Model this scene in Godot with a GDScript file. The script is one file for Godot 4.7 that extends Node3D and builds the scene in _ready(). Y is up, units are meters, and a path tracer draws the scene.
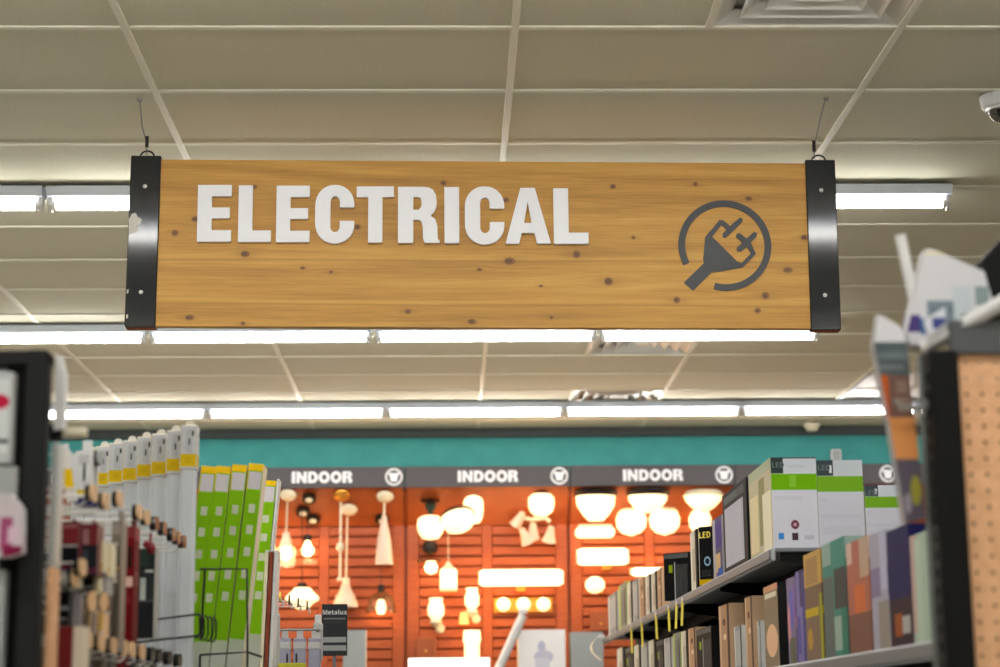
extends Node3D

# ---------------------------------------------------------------- camera numbers (photograph taken as 1000 x 667)
const FOCAL_PX := 1898.0
const PITCH := 0.20076
const YAW := 0.027476
const ROLL := -0.009942
const EYE := 1.52
const CEIL := 3.65

const ORD := ["first", "second", "third", "fourth", "fifth", "sixth", "seventh", "eighth", "ninth", "tenth"]

var taken := {}
var mats := {}
var meshes := {}
var rng := RandomNumberGenerator.new()
var eye_basis := Basis()


# a pixel and a distance along the aisle give a point
func W(px: float, py: float, dist: float) -> Vector3:
	var d := eye_basis * Vector3((px - 500.0) / FOCAL_PX, -(py - 333.5) / FOCAL_PX, -1.0)
	return Vector3(0, EYE, 0) + d * (dist / -d.z)


# ---------------------------------------------------------------- naming
func numbered(called: String) -> String:
	if not taken.has(called):
		taken[called] = 0
		return called
	taken[called] += 1
	return "%s_%03d" % [called, taken[called]]


func tag(o: Node, label: String, category: String, group := "") -> void:
	o.set_meta("label", label)
	o.set_meta("category", category)
	if group != "":
		o.set_meta("group", group)


func thing(called: String, label: String, category: String, at := Vector3.ZERO, group := "") -> Node3D:
	var o := Node3D.new()
	o.name = numbered(called)
	add_child(o)
	o.position = at
	tag(o, label, category, group)
	return o


func part(parent: Node, called: String, m: Mesh, mat: Material, at := Vector3.ZERO, turn := Vector3.ZERO) -> MeshInstance3D:
	var o := MeshInstance3D.new()
	o.name = called
	o.mesh = m
	if mat:
		o.material_override = mat
	parent.add_child(o, true)
	o.position = at
	o.rotation = turn
	o.cast_shadow = GeometryInstance3D.SHADOW_CASTING_SETTING_ON
	return o


func single(called: String, m: Mesh, mat: Material, at: Vector3, label: String, category: String, group := "", turn := Vector3.ZERO) -> MeshInstance3D:
	var o := part(self, numbered(called), m, mat, at, turn)
	tag(o, label, category, group)
	return o


func struct(called: String, m: Mesh, mat: Material, at := Vector3.ZERO) -> MeshInstance3D:
	var o := part(self, called, m, mat, at)
	o.set_meta("kind", "structure")
	return o


# ---------------------------------------------------------------- materials
func paint(key: String, c: Color, rough := 0.6, metal := 0.0, spec := 0.5) -> StandardMaterial3D:
	if not mats.has(key):
		var m := StandardMaterial3D.new()
		m.resource_name = key
		m.albedo_color = c
		m.roughness = rough
		m.metallic = metal
		m.metallic_specular = spec
		mats[key] = m
	return mats[key]


func glow(key: String, c: Color, e: Color, energy: float) -> StandardMaterial3D:
	if not mats.has(key):
		var m := StandardMaterial3D.new()
		m.resource_name = key
		m.albedo_color = c
		m.roughness = 0.35
		m.emission_enabled = true
		m.emission = e
		m.emission_energy_multiplier = energy
		mats[key] = m
	return mats[key]


func glass(key: String, c: Color) -> StandardMaterial3D:
	if not mats.has(key):
		var m := StandardMaterial3D.new()
		m.resource_name = key
		m.albedo_color = c
		m.roughness = 0.08
		m.transparency = BaseMaterial3D.TRANSPARENCY_ALPHA
		mats[key] = m
	return mats[key]


func grain(m: StandardMaterial3D, freq: float, low: Color, high: Color, relief := 0.0, scale := Vector3.ONE, sd := 1) -> StandardMaterial3D:
	var n := FastNoiseLite.new()
	n.seed = sd
	n.noise_type = FastNoiseLite.TYPE_SIMPLEX_SMOOTH
	n.frequency = freq
	n.fractal_octaves = 4
	var t := NoiseTexture2D.new()
	t.width = 512
	t.height = 512
	t.seamless = true
	t.noise = n
	var g := Gradient.new()
	g.colors = PackedColorArray([low, high])
	g.offsets = PackedFloat32Array([0.2, 0.8])
	t.color_ramp = g
	m.albedo_color = Color.WHITE
	m.albedo_texture = t
	m.uv1_triplanar = true
	m.uv1_world_triplanar = true
	m.uv1_scale = scale
	if relief > 0.0:
		var h := NoiseTexture2D.new()
		h.width = 512
		h.height = 512
		h.seamless = true
		var n2 := n.duplicate()
		n2.frequency = freq * 2.0
		h.noise = n2
		m.heightmap_enabled = true
		m.heightmap_texture = h
		m.heightmap_scale = relief
	return m


# flat print of a package: [x0, y0, x1, y1, colour] rectangles, a sixth entry 1 makes an ellipse, 2 lines of small print
func art(key: String, bg: Color, list: Array, rough := 0.4, w := 96, h := 128) -> StandardMaterial3D:
	if mats.has(key):
		return mats[key]
	var im := Image.create(w, h, false, Image.FORMAT_RGB8)
	im.fill(bg)
	var r := RandomNumberGenerator.new()
	r.seed = hash(key)
	for e in list:
		var x0 := int(e[0] * w)
		var y0 := int(e[1] * h)
		var x1 := int(e[2] * w)
		var y1 := int(e[3] * h)
		var c: Color = e[4]
		var kind: int = e[5] if e.size() > 5 else 0
		if kind == 0:
			im.fill_rect(Rect2i(x0, y0, x1 - x0, y1 - y0), c)
		elif kind == 1:
			var cx := (x0 + x1) * 0.5
			var cy := (y0 + y1) * 0.5
			for y in range(maxi(0, y0), mini(h, y1)):
				for x in range(maxi(0, x0), mini(w, x1)):
					var dx := (x + 0.5 - cx) / maxf(1.0, (x1 - x0) * 0.5)
					var dy := (y + 0.5 - cy) / maxf(1.0, (y1 - y0) * 0.5)
					if dx * dx + dy * dy < 1.0:
						im.set_pixel(x, y, c)
		else:
			var y := y0
			while y < y1:
				var x := x0
				while x < x1:
					var l := r.randi_range(2, 7)
					im.fill_rect(Rect2i(x, y, mini(l, x1 - x), 1), c)
					x += l + 2
				y += 3
	var m := StandardMaterial3D.new()
	m.resource_name = key
	m.albedo_texture = ImageTexture.create_from_image(im)
	m.roughness = rough + 0.2
	m.metallic_specular = 0.18
	mats[key] = m
	return m


# ---------------------------------------------------------------- mesh building
class MB:
	var v := PackedVector3Array()
	var n := PackedVector3Array()
	var u := PackedVector2Array()

	func tri(a: Vector3, b: Vector3, c: Vector3, na: Vector3, nb: Vector3, nc: Vector3, ua := Vector2.ZERO, ub := Vector2.ZERO, uc := Vector2.ZERO) -> void:
		if (b - a).cross(c - a).dot(na + nb + nc) > 0.0:
			v.append_array([a, c, b]); n.append_array([na, nc, nb]); u.append_array([ua, uc, ub])
		else:
			v.append_array([a, b, c]); n.append_array([na, nb, nc]); u.append_array([ua, ub, uc])

	func quad(a: Vector3, b: Vector3, c: Vector3, d: Vector3, nn: Vector3, flip := false) -> void:
		var ua := Vector2(0, 1); var ub := Vector2(1, 1); var uc := Vector2(1, 0); var ud := Vector2(0, 0)
		if flip:
			ua = Vector2(1, 1); ub = Vector2(0, 1); uc = Vector2(0, 0); ud = Vector2(1, 0)
		tri(a, b, c, nn, nn, nn, ua, ub, uc)
		tri(a, c, d, nn, nn, nn, ua, uc, ud)

	# chamfered box
	func box(c: Vector3, s: Vector3, b := 0.002, bas := Basis()) -> void:
		var h := s * 0.5
		b = minf(b, minf(h.x, minf(h.y, h.z)) * 0.8)
		var dirs := [Vector3(1, 0, 0), Vector3(-1, 0, 0), Vector3(0, 1, 0), Vector3(0, -1, 0), Vector3(0, 0, 1), Vector3(0, 0, -1)]
		for d: Vector3 in dirs:
			var right := Vector3(0, 0, -d.x) if d.x != 0 else (Vector3(1, 0, 0) if d.y != 0 else Vector3(d.z, 0, 0))
			var up := Vector3(0, 0, -d.y) if d.y != 0 else Vector3(0, 1, 0)
			var hr := absf(right.dot(h)) - b
			var hu := absf(up.dot(h)) - b
			var o := d * absf(d.dot(h))
			quad(c + bas * (o - right * hr - up * hu), c + bas * (o + right * hr - up * hu), c + bas * (o + right * hr + up * hu), c + bas * (o - right * hr + up * hu), bas * d)
		if b <= 0.0:
			return
		var ax := [Vector3(1, 0, 0), Vector3(0, 1, 0), Vector3(0, 0, 1)]
		for i in 3:
			var e: Vector3 = ax[i]
			var p: Vector3 = ax[(i + 1) % 3]
			var q: Vector3 = ax[(i + 2) % 3]
			for sp in [-1.0, 1.0]:
				for sq in [-1.0, 1.0]:
					var le := e * (e.dot(h) - b)
					var a1: Vector3 = p * sp * p.dot(h) + q * sq * (q.dot(h) - b)
					var a2: Vector3 = p * sp * (p.dot(h) - b) + q * sq * q.dot(h)
					var nn: Vector3 = (p * sp + q * sq).normalized()
					quad(c + bas * (a1 - le), c + bas * (a1 + le), c + bas * (a2 + le), c + bas * (a2 - le), bas * nn)
		for sx in [-1.0, 1.0]:
			for sy in [-1.0, 1.0]:
				for sz in [-1.0, 1.0]:
					var sg := Vector3(sx, sy, sz)
					var nn := bas * sg.normalized()
					tri(c + bas * (sg * Vector3(h.x, h.y - b, h.z - b)), c + bas * (sg * Vector3(h.x - b, h.y, h.z - b)), c + bas * (sg * Vector3(h.x - b, h.y - b, h.z)), nn, nn, nn)

	# profile of (radius, height) points turned about y
	func lathe(prof: Array, segs := 24, c := Vector3.ZERO, bas := Basis(), smooth := true) -> void:
		for i in prof.size() - 1:
			var p: Vector2 = prof[i]
			var q: Vector2 = prof[i + 1]
			if p.is_equal_approx(q):
				continue
			var t := (q - p).normalized()
			var n0 := Vector2(t.y, -t.x)
			var np := n0
			var nq := n0
			if smooth:
				if i > 0 and not p.is_equal_approx(prof[i - 1]):
					var tp: Vector2 = (p - prof[i - 1]).normalized()
					var m := Vector2(tp.y, -tp.x)
					if m.dot(n0) > 0.6: np = (m + n0).normalized()
				if i < prof.size() - 2 and not q.is_equal_approx(prof[i + 2]):
					var tq: Vector2 = (prof[i + 2] - q).normalized()
					var m2 := Vector2(tq.y, -tq.x)
					if m2.dot(n0) > 0.6: nq = (m2 + n0).normalized()
			for k in segs:
				var a := TAU * k / segs
				var b := TAU * (k + 1) / segs
				var ca := Vector3(cos(a), 0, sin(a))
				var cb := Vector3(cos(b), 0, sin(b))
				var P0 := c + bas * (ca * p.x + Vector3(0, p.y, 0)); var P1 := c + bas * (cb * p.x + Vector3(0, p.y, 0))
				var Q0 := c + bas * (ca * q.x + Vector3(0, q.y, 0)); var Q1 := c + bas * (cb * q.x + Vector3(0, q.y, 0))
				var np0 := bas * (ca * np.x + Vector3(0, np.y, 0)); var np1 := bas * (cb * np.x + Vector3(0, np.y, 0))
				var nq0 := bas * (ca * nq.x + Vector3(0, nq.y, 0)); var nq1 := bas * (cb * nq.x + Vector3(0, nq.y, 0))
				if p.x > 1e-6: tri(P0, P1, Q1, np0, np1, nq1)
				if q.x > 1e-6: tri(P0, Q1, Q0, np0, nq1, nq0)

	func rod(pts: Array, r: float, segs := 8) -> void:
		var f := Vector3(0.31, 0.9, 0.29).normalized()
		var rings := []
		for i in pts.size():
			var t: Vector3 = (pts[mini(i + 1, pts.size() - 1)] - pts[maxi(i - 1, 0)]).normalized()
			var s := f - t * f.dot(t)
			if s.length() < 0.05:
				s = Vector3(1, 0, 0) - t * t.x
			s = s.normalized()
			f = s
			var w := t.cross(s)
			var ring := []
			for k in segs:
				var a := TAU * k / segs
				ring.append(s * cos(a) + w * sin(a))
			rings.append(ring)
		for i in pts.size() - 1:
			for k in segs:
				var j := (k + 1) % segs
				var a0: Vector3 = rings[i][k]; var a1: Vector3 = rings[i][j]
				var b0: Vector3 = rings[i + 1][k]; var b1: Vector3 = rings[i + 1][j]
				tri(pts[i] + a0 * r, pts[i] + a1 * r, pts[i + 1] + b1 * r, a0, a1, b1)
				tri(pts[i] + a0 * r, pts[i + 1] + b1 * r, pts[i + 1] + b0 * r, a0, b1, b0)
		for e in [0, pts.size() - 1]:
			var t: Vector3 = (pts[1] - pts[0]).normalized() * -1.0 if e == 0 else (pts[-1] - pts[-2]).normalized()
			for k in segs:
				tri(pts[e], pts[e] + rings[e][k] * r, pts[e] + rings[e][(k + 1) % segs] * r, t, t, t)

	# outline in x, y pushed out from z0 to z1; uv over the outline's box
	func plate(poly: PackedVector2Array, z0: float, z1: float) -> void:
		var idx := Geometry2D.triangulate_polygon(poly)
		var lo := poly[0]
		var hi := poly[0]
		for p in poly:
			lo = lo.min(p); hi = hi.max(p)
		var sz := hi - lo
		for i in range(0, idx.size(), 3):
			var P := [poly[idx[i]], poly[idx[i + 1]], poly[idx[i + 2]]]
			var U := []
			for p: Vector2 in P:
				U.append(Vector2((p.x - lo.x) / sz.x, 1.0 - (p.y - lo.y) / sz.y))
			tri(Vector3(P[0].x, P[0].y, z1), Vector3(P[1].x, P[1].y, z1), Vector3(P[2].x, P[2].y, z1), Vector3(0, 0, 1), Vector3(0, 0, 1), Vector3(0, 0, 1), U[0], U[1], U[2])
			tri(Vector3(P[0].x, P[0].y, z0), Vector3(P[1].x, P[1].y, z0), Vector3(P[2].x, P[2].y, z0), Vector3(0, 0, -1), Vector3(0, 0, -1), Vector3(0, 0, -1), U[0], U[1], U[2])
		var area := 0.0
		for i in poly.size():
			var a := poly[i]; var b := poly[(i + 1) % poly.size()]
			area += a.x * b.y - b.x * a.y
		var sgn := signf(area)
		for i in poly.size():
			var a := poly[i]; var b := poly[(i + 1) % poly.size()]
			var t := (b - a).normalized()
			var nn := Vector3(t.y, -t.x, 0) * sgn
			quad(Vector3(a.x, a.y, z0), Vector3(b.x, b.y, z0), Vector3(b.x, b.y, z1), Vector3(a.x, a.y, z1), nn)

	func surface(m: ArrayMesh) -> ArrayMesh:
		var arr := []
		arr.resize(Mesh.ARRAY_MAX)
		arr[Mesh.ARRAY_VERTEX] = v
		arr[Mesh.ARRAY_NORMAL] = n
		arr[Mesh.ARRAY_TEX_UV] = u
		m.add_surface_from_arrays(Mesh.PRIMITIVE_TRIANGLES, arr)
		return m

	func done() -> ArrayMesh:
		return surface(ArrayMesh.new())


func cube(s: Vector3, b := 0.002) -> ArrayMesh:
	var key := "box %s %s" % [s, b]
	if not meshes.has(key):
		var m := MB.new()
		m.box(Vector3.ZERO, s, b)
		meshes[key] = m.done()
	return meshes[key]


func turned(prof: Array, segs := 24) -> ArrayMesh:
	var m := MB.new()
	m.lathe(prof, segs)
	return m.done()


func swept(pts: Array, r: float, segs := 8) -> ArrayMesh:
	var m := MB.new()
	m.rod(pts, r, segs)
	return m.done()


# carton: base at y = 0; surfaces: aisle side (-x or +x), near face (+z), the rest
func carton_mesh(s: Vector3, side: Material, front: Material, rest: Material, aisle := -1.0) -> ArrayMesh:
	var h := Vector3(s.x * 0.5, s.y, s.z * 0.5)
	var m := ArrayMesh.new()
	var a := MB.new()
	if aisle < 0:
		a.quad(Vector3(-h.x, 0, -h.z), Vector3(-h.x, 0, h.z), Vector3(-h.x, h.y, h.z), Vector3(-h.x, h.y, -h.z), Vector3(-1, 0, 0))
	else:
		a.quad(Vector3(h.x, 0, h.z), Vector3(h.x, 0, -h.z), Vector3(h.x, h.y, -h.z), Vector3(h.x, h.y, h.z), Vector3(1, 0, 0))
	a.surface(m)
	m.surface_set_material(0, side)
	var b := MB.new()
	b.quad(Vector3(-h.x, 0, h.z), Vector3(h.x, 0, h.z), Vector3(h.x, h.y, h.z), Vector3(-h.x, h.y, h.z), Vector3(0, 0, 1))
	b.surface(m)
	m.surface_set_material(1, front)
	var c := MB.new()
	if aisle < 0:
		c.quad(Vector3(h.x, 0, h.z), Vector3(h.x, 0, -h.z), Vector3(h.x, h.y, -h.z), Vector3(h.x, h.y, h.z), Vector3(1, 0, 0))
	else:
		c.quad(Vector3(-h.x, 0, -h.z), Vector3(-h.x, 0, h.z), Vector3(-h.x, h.y, h.z), Vector3(-h.x, h.y, -h.z), Vector3(-1, 0, 0))
	c.quad(Vector3(h.x, 0, -h.z), Vector3(-h.x, 0, -h.z), Vector3(-h.x, h.y, -h.z), Vector3(h.x, h.y, -h.z), Vector3(0, 0, -1))
	c.quad(Vector3(-h.x, h.y, h.z), Vector3(h.x, h.y, h.z), Vector3(h.x, h.y, -h.z), Vector3(-h.x, h.y, -h.z), Vector3(0, 1, 0))
	c.quad(Vector3(-h.x, 0, -h.z), Vector3(h.x, 0, -h.z), Vector3(h.x, 0, h.z), Vector3(-h.x, 0, h.z), Vector3(0, -1, 0))
	c.surface(m)
	m.surface_set_material(2, rest)
	return m


func words(parent: Node, called: String, text: String, height: float, mat: Material, at: Vector3, depth := 0.002, turn := Vector3.ZERO, widen := 1.0) -> MeshInstance3D:
	var f := SystemFont.new()
	f.font_names = PackedStringArray(["Droid Sans"])
	f.font_weight = 700
	var t := TextMesh.new()
	t.text = text
	t.font = f
	t.font_size = 64
	t.pixel_size = height / 46.0
	t.depth = depth
	t.curve_step = 1.0
	var o := part(parent, called, t, mat, at, turn)
	o.scale.x = widen
	return o


func quarter(c: Vector2, r: Vector2, a0: float, a1: float, k := 8) -> Array:
	var out := []
	for i in k + 1:
		var a := deg_to_rad(lerpf(a0, a1, float(i) / k))
		out.append(c + Vector2(cos(a) * r.x, sin(a) * r.y))
	return out


func heavy_glyph(ch: String) -> Array:
	match ch:
		"I":
			return [[Vector2(0, 0), Vector2(1, 0), Vector2(1, 1), Vector2(0, 1)]]
		"N":
			return [[Vector2(0, 0), Vector2(.3, 0), Vector2(.3, .55), Vector2(.7, 0), Vector2(1, 0), Vector2(1, 1), Vector2(.7, 1), Vector2(.7, .45), Vector2(.3, 1), Vector2(0, 1)]]
		"D":
			var up := [Vector2(0, .5), Vector2(0, 1), Vector2(.45, 1)]
			up.append_array(quarter(Vector2(.45, .5), Vector2(.55, .5), 80, 0))
			up.append_array(quarter(Vector2(.42, .5), Vector2(.24, .26), 0, 90))
			up.append_array([Vector2(.32, .76), Vector2(.32, .5)])
			var low := []
			for p: Vector2 in up:
				low.append(Vector2(p.x, 1.0 - p.y))
			return [up, low]
		"O":
			var top := quarter(Vector2(.5, .5), Vector2(.5, .52), 0, 180, 16)
			top.append_array(quarter(Vector2(.5, .5), Vector2(.21, .25), 180, 0, 12))
			var bot := []
			for p: Vector2 in top:
				bot.append(Vector2(p.x, 1.0 - p.y))
			return [top, bot]
	return glyph(ch)


func glyph(ch: String) -> Array:
	match ch:
		"E":
			return [[Vector2(0, 0), Vector2(1, 0), Vector2(1, .2), Vector2(.42, .2), Vector2(.42, .41), Vector2(.95, .41), Vector2(.95, .6), Vector2(.42, .6), Vector2(.42, .8), Vector2(1, .8), Vector2(1, 1), Vector2(0, 1)]]
		"L":
			return [[Vector2(0, 0), Vector2(1, 0), Vector2(1, .2), Vector2(.43, .2), Vector2(.43, 1), Vector2(0, 1)]]
		"I":
			return [[Vector2(0, 0), Vector2(1, 0), Vector2(1, 1), Vector2(0, 1)]]
		"T":
			return [[Vector2(.31, 0), Vector2(.69, 0), Vector2(.69, .81), Vector2(1, .81), Vector2(1, 1), Vector2(0, 1), Vector2(0, .81), Vector2(.31, .81)]]
		"A":
			return [[Vector2(0, 0), Vector2(.3, 0), Vector2(.36, .19), Vector2(.5, .19), Vector2(.5, .37), Vector2(.415, .37), Vector2(.5, .76), Vector2(.5, 1), Vector2(.34, 1)],
				[Vector2(1, 0), Vector2(.7, 0), Vector2(.64, .19), Vector2(.5, .19), Vector2(.5, .37), Vector2(.585, .37), Vector2(.5, .76), Vector2(.5, 1), Vector2(.66, 1)]]
		"C":
			var p := [Vector2(1, .62)]
			p.append_array(quarter(Vector2(.52, .68), Vector2(.48, .34), 0, 90))
			p.append_array(quarter(Vector2(.48, .66), Vector2(.48, .36), 90, 180))
			p.append_array(quarter(Vector2(.48, .34), Vector2(.48, .36), 180, 270))
			p.append_array(quarter(Vector2(.52, .32), Vector2(.48, .34), 270, 360))
			p.append(Vector2(1, .38))
			p.append(Vector2(.63, .38))
			p.append_array(quarter(Vector2(.51, .28), Vector2(.12, .1), 0, -180, 8))
			p.append_array(quarter(Vector2(.51, .72), Vector2(.12, .1), 180, 0, 8))
			p.append(Vector2(.63, .62))
			return [p]
		"R":
			return [[Vector2(0, 0), Vector2(.38, 0), Vector2(.38, .41), Vector2(.45, .41), Vector2(.45, .59), Vector2(.38, .59), Vector2(.38, .82), Vector2(.45, .82), Vector2(.45, 1), Vector2(0, 1)],
				[Vector2(.45, .41), Vector2(.52, .41), Vector2(.59, .37), Vector2(.615, .28), Vector2(.62, .1), Vector2(.66, 0), Vector2(1.04, 0), Vector2(1.04, .03), Vector2(.99, .07), Vector2(.98, .3), Vector2(.93, .42), Vector2(.8, .49), Vector2(.9, .55), Vector2(.955, .64), Vector2(.97, .74), Vector2(.945, .86), Vector2(.87, .95), Vector2(.76, .99), Vector2(.62, 1), Vector2(.45, 1), Vector2(.45, .82), Vector2(.51, .82), Vector2(.57, .79), Vector2(.59, .72), Vector2(.575, .64), Vector2(.52, .59), Vector2(.45, .59)]]
	return []


# ---------------------------------------------------------------- the scene
func _ready() -> void:
	rng.seed = 20
	eye_basis = Basis(Vector3.UP, -YAW) * Basis(Vector3.RIGHT, PITCH) * Basis(Vector3.BACK, ROLL)
	setup_view()
	build_materials()
	build_room()
	build_ceiling()
	build_strip_lights()
	build_ceiling_fittings()
	build_sign()
	build_display()
	build_lamps()
	build_low_gondola()
	build_right_gondola()
	build_right_end_cap()
	build_left_gondola()
	build_left_end_cap()


func setup_view() -> void:
	var cam := Camera3D.new()
	cam.name = "camera"
	add_child(cam)
	var at := CameraAttributesPhysical.new()
	at.frustum_focal_length = 24.0 / 667.0 * FOCAL_PX
	at.exposure_aperture = 3.4
	at.frustum_focus_distance = 6.3
	at.frustum_near = 0.05
	at.frustum_far = 60.0
	cam.attributes = at
	cam.transform = Transform3D(eye_basis, Vector3(0, EYE, 0))
	cam.current = true
	var e := Environment.new()
	e.background_mode = Environment.BG_COLOR
	e.background_color = Color(0.02, 0.02, 0.02)
	e.tonemap_mode = Environment.TONE_MAPPER_LINEAR
	e.tonemap_exposure = 1.0
	e.sdfgi_enabled = true
	e.ssao_enabled = true
	e.ssil_enabled = true
	var w := WorldEnvironment.new()
	w.name = "surroundings"
	w.environment = e
	add_child(w)


const TUBE_GLOW := 26.0
const TUBE_LIGHT := 0.75
const LAMP_LIGHT := 0.075


func build_materials() -> void:
	grain(paint("ceiling_tile", Color.WHITE, 0.95, 0, 0.2), 0.12, Color(0.81, 0.795, 0.715), Color(0.845, 0.83, 0.75), 0.018, Vector3(1.3, 1.3, 1.3), 3)
	paint("grid_white", Color(0.88, 0.87, 0.80), 0.55)
	paint("housing", Color(0.84, 0.88, 0.94), 0.45)
	paint("socket", Color(0.8, 0.8, 0.78), 0.5)
	paint("steel_white", Color(0.84, 0.83, 0.8), 0.4)
	paint("charcoal", Color(0.15, 0.158, 0.168), 0.1)
	paint("emblem", Color(0.23, 0.24, 0.25), 0.5)
	paint("letter_white", Color(0.965, 0.97, 0.99), 0.55)
	paint("screw", Color(0.9, 0.9, 0.9), 0.3, 0.6)
	paint("chip", Color(0.8, 0.78, 0.74), 0.5)
	paint("wire", Color(0.55, 0.55, 0.53), 0.4, 0.4)
	paint("black_wire", Color(0.05, 0.05, 0.05), 0.4)
	grain(paint("teal", Color.WHITE, 0.75), 0.01, Color(0.22, 0.58, 0.57), Color(0.25, 0.61, 0.60), 0.0, Vector3(0.7, 0.7, 0.7), 5)
	paint("crown_grey", Color(0.22, 0.245, 0.245), 0.7)
	paint("wall_cream", Color(0.8, 0.77, 0.7), 0.8)
	grain(paint("floor_vinyl", Color.WHITE, 0.35), 0.03, Color(0.78, 0.77, 0.73), Color(0.84, 0.83, 0.8), 0.0, Vector3(0.8, 0.8, 0.8), 6)
	paint("header_grey", Color(0.30, 0.285, 0.30), 0.6)
	grain(paint("slat_wood", Color.WHITE, 0.5), 0.02, Color(0.59, 0.265, 0.085), Color(0.655, 0.31, 0.105), 0.0, Vector3(0.5, 6, 0.5), 7)
	paint("shelf_grey", Color(0.44, 0.455, 0.47), 0.5)
	paint("rail_grey", Color(0.66, 0.68, 0.70), 0.45)
	paint("fixture_black", Color(0.055, 0.058, 0.06), 0.6, 0.0, 0.3)
	paint("fixture_dark", Color(0.12, 0.125, 0.13), 0.6, 0.0, 0.3)
	grain(paint("pegboard", Color.WHITE, 0.7), 0.04, Color(0.86, 0.655, 0.48), Color(0.92, 0.715, 0.54), 0.0, Vector3(1.5, 1.5, 1.5), 8)
	paint("tag_yellow", Color(0.98, 0.90, 0.36), 0.6)
	paint("white_card", Color(0.86, 0.86, 0.86), 0.5)
	paint("grey_card", Color(0.62, 0.64, 0.64), 0.5)
	paint("black_card", Color(0.06, 0.06, 0.065), 0.6, 0.0, 0.3)
	paint("tan_card", Color(0.66, 0.5, 0.36), 0.6)
	paint("cream", Color(0.9, 0.86, 0.75), 0.5)
	paint("brass", Color(0.85, 0.6, 0.25), 0.3, 0.8)
	paint("bronze", Color(0.12, 0.08, 0.06), 0.4, 0.4)
	paint("opal_off", Color(0.88, 0.78, 0.70), 0.3)


func build_room() -> void:
	struct("floor", cube(Vector3(13.4, 0.1, 19.4), 0.0), mats.floor_vinyl, Vector3(0, -0.05, -5.0))
	struct("wall_left", cube(Vector3(0.1, 3.9, 19.4), 0.0), mats.wall_cream, Vector3(-6.6, 1.9, -5.0))
	struct("wall_right", cube(Vector3(0.1, 3.9, 19.4), 0.0), mats.wall_cream, Vector3(6.6, 1.9, -5.0))
	struct("wall_front", cube(Vector3(13.3, 3.9, 0.1), 0.0), mats.wall_cream, Vector3(0, 1.9, 4.65))
	struct("wall_back", cube(Vector3(13.3, 3.9, 0.1), 0.0), mats.teal, Vector3(0, 1.9, -14.6))
	struct("trim_1", cube(Vector3(13.1, 0.38, 0.53), 0.0), mats.teal, Vector3(0, 3.39, -14.28))
	struct("trim_2", cube(Vector3(13.1, 0.066, 0.55), 0.003), mats.crown_grey, Vector3(0, 3.615, -14.27))


func build_ceiling() -> void:
	# lay-in ceiling: 1.22 x 0.61 m tiles resting on tee bars
	var root := Node3D.new()
	root.name = "ceiling"
	root.set_meta("kind", "structure")
	add_child(root)
	part(root, "deck", cube(Vector3(13.3, 0.1, 19.4), 0.0), mats.wall_cream, Vector3(0, 3.85, -5.0))
	var full := cube(Vector3(1.214, 0.015, 0.604), 0.002)
	var half := cube(Vector3(0.604, 0.015, 0.604), 0.002)
	var tile: Material = mats.ceiling_tile
	for i in range(-5, 5):
		for j in range(-14, 14):
			var x := 0.2125 + 1.22 * i
			var z := 5.654 + 0.61 * j
			var air := (i == 0 and (j == -1 or j == 8 or j == 11)) or (i == 2 and (j == 10 or j == 11))
			if air:
				if i == 0:
					part(root, "tile", half, tile, Vector3(x + 0.305, CEIL + 0.0125, -(z + 0.305)))
				else:
					part(root, "tile", half, tile, Vector3(x + 0.915, CEIL + 0.0125, -(z + 0.305)))
			else:
				part(root, "tile", full, tile, Vector3(x + 0.61, CEIL + 0.0125, -(z + 0.305)))
	# the border tiles, cut along the walls
	for s in [-1.0, 1.0]:
		part(root, "tile", cube(Vector3(0.62, 0.015, 17.2), 0.0), tile, Vector3(-6.205 if s < 0 else 6.47, CEIL + 0.0125, -5.6))
	part(root, "tile", cube(Vector3(13.2, 0.015, 1.7), 0.0), tile, Vector3(0, CEIL + 0.0125, 3.73))
	for i in range(-5, 6):
		part(root, "tee_bar", cube(Vector3(0.024, 0.012, 17.1), 0.001), mats.grid_white, Vector3(0.2125 + 1.22 * i, CEIL + 0.006 - 0.002, -5.65))
	for j in range(-14, 15):
		for i in range(-5, 5):
			part(root, "cross_tee", cube(Vector3(1.195, 0.012, 0.024), 0.001), mats.grid_white, Vector3(0.2125 + 1.22 * i + 0.61, CEIL + 0.006 - 0.001, -(5.654 + 0.61 * j)))
	for j in [-1, 8, 11]:
		part(root, "short_tee", cube(Vector3(0.024, 0.012, 0.585), 0.001), mats.grid_white, Vector3(0.8225, CEIL + 0.006 - 0.0015, -(5.654 + 0.61 * j + 0.305)))
	for j in [10, 11]:
		part(root, "short_tee", cube(Vector3(0.024, 0.012, 0.585), 0.001), mats.grid_white, Vector3(3.2625, CEIL + 0.006 - 0.0015, -(5.654 + 0.61 * j + 0.305)))


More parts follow.
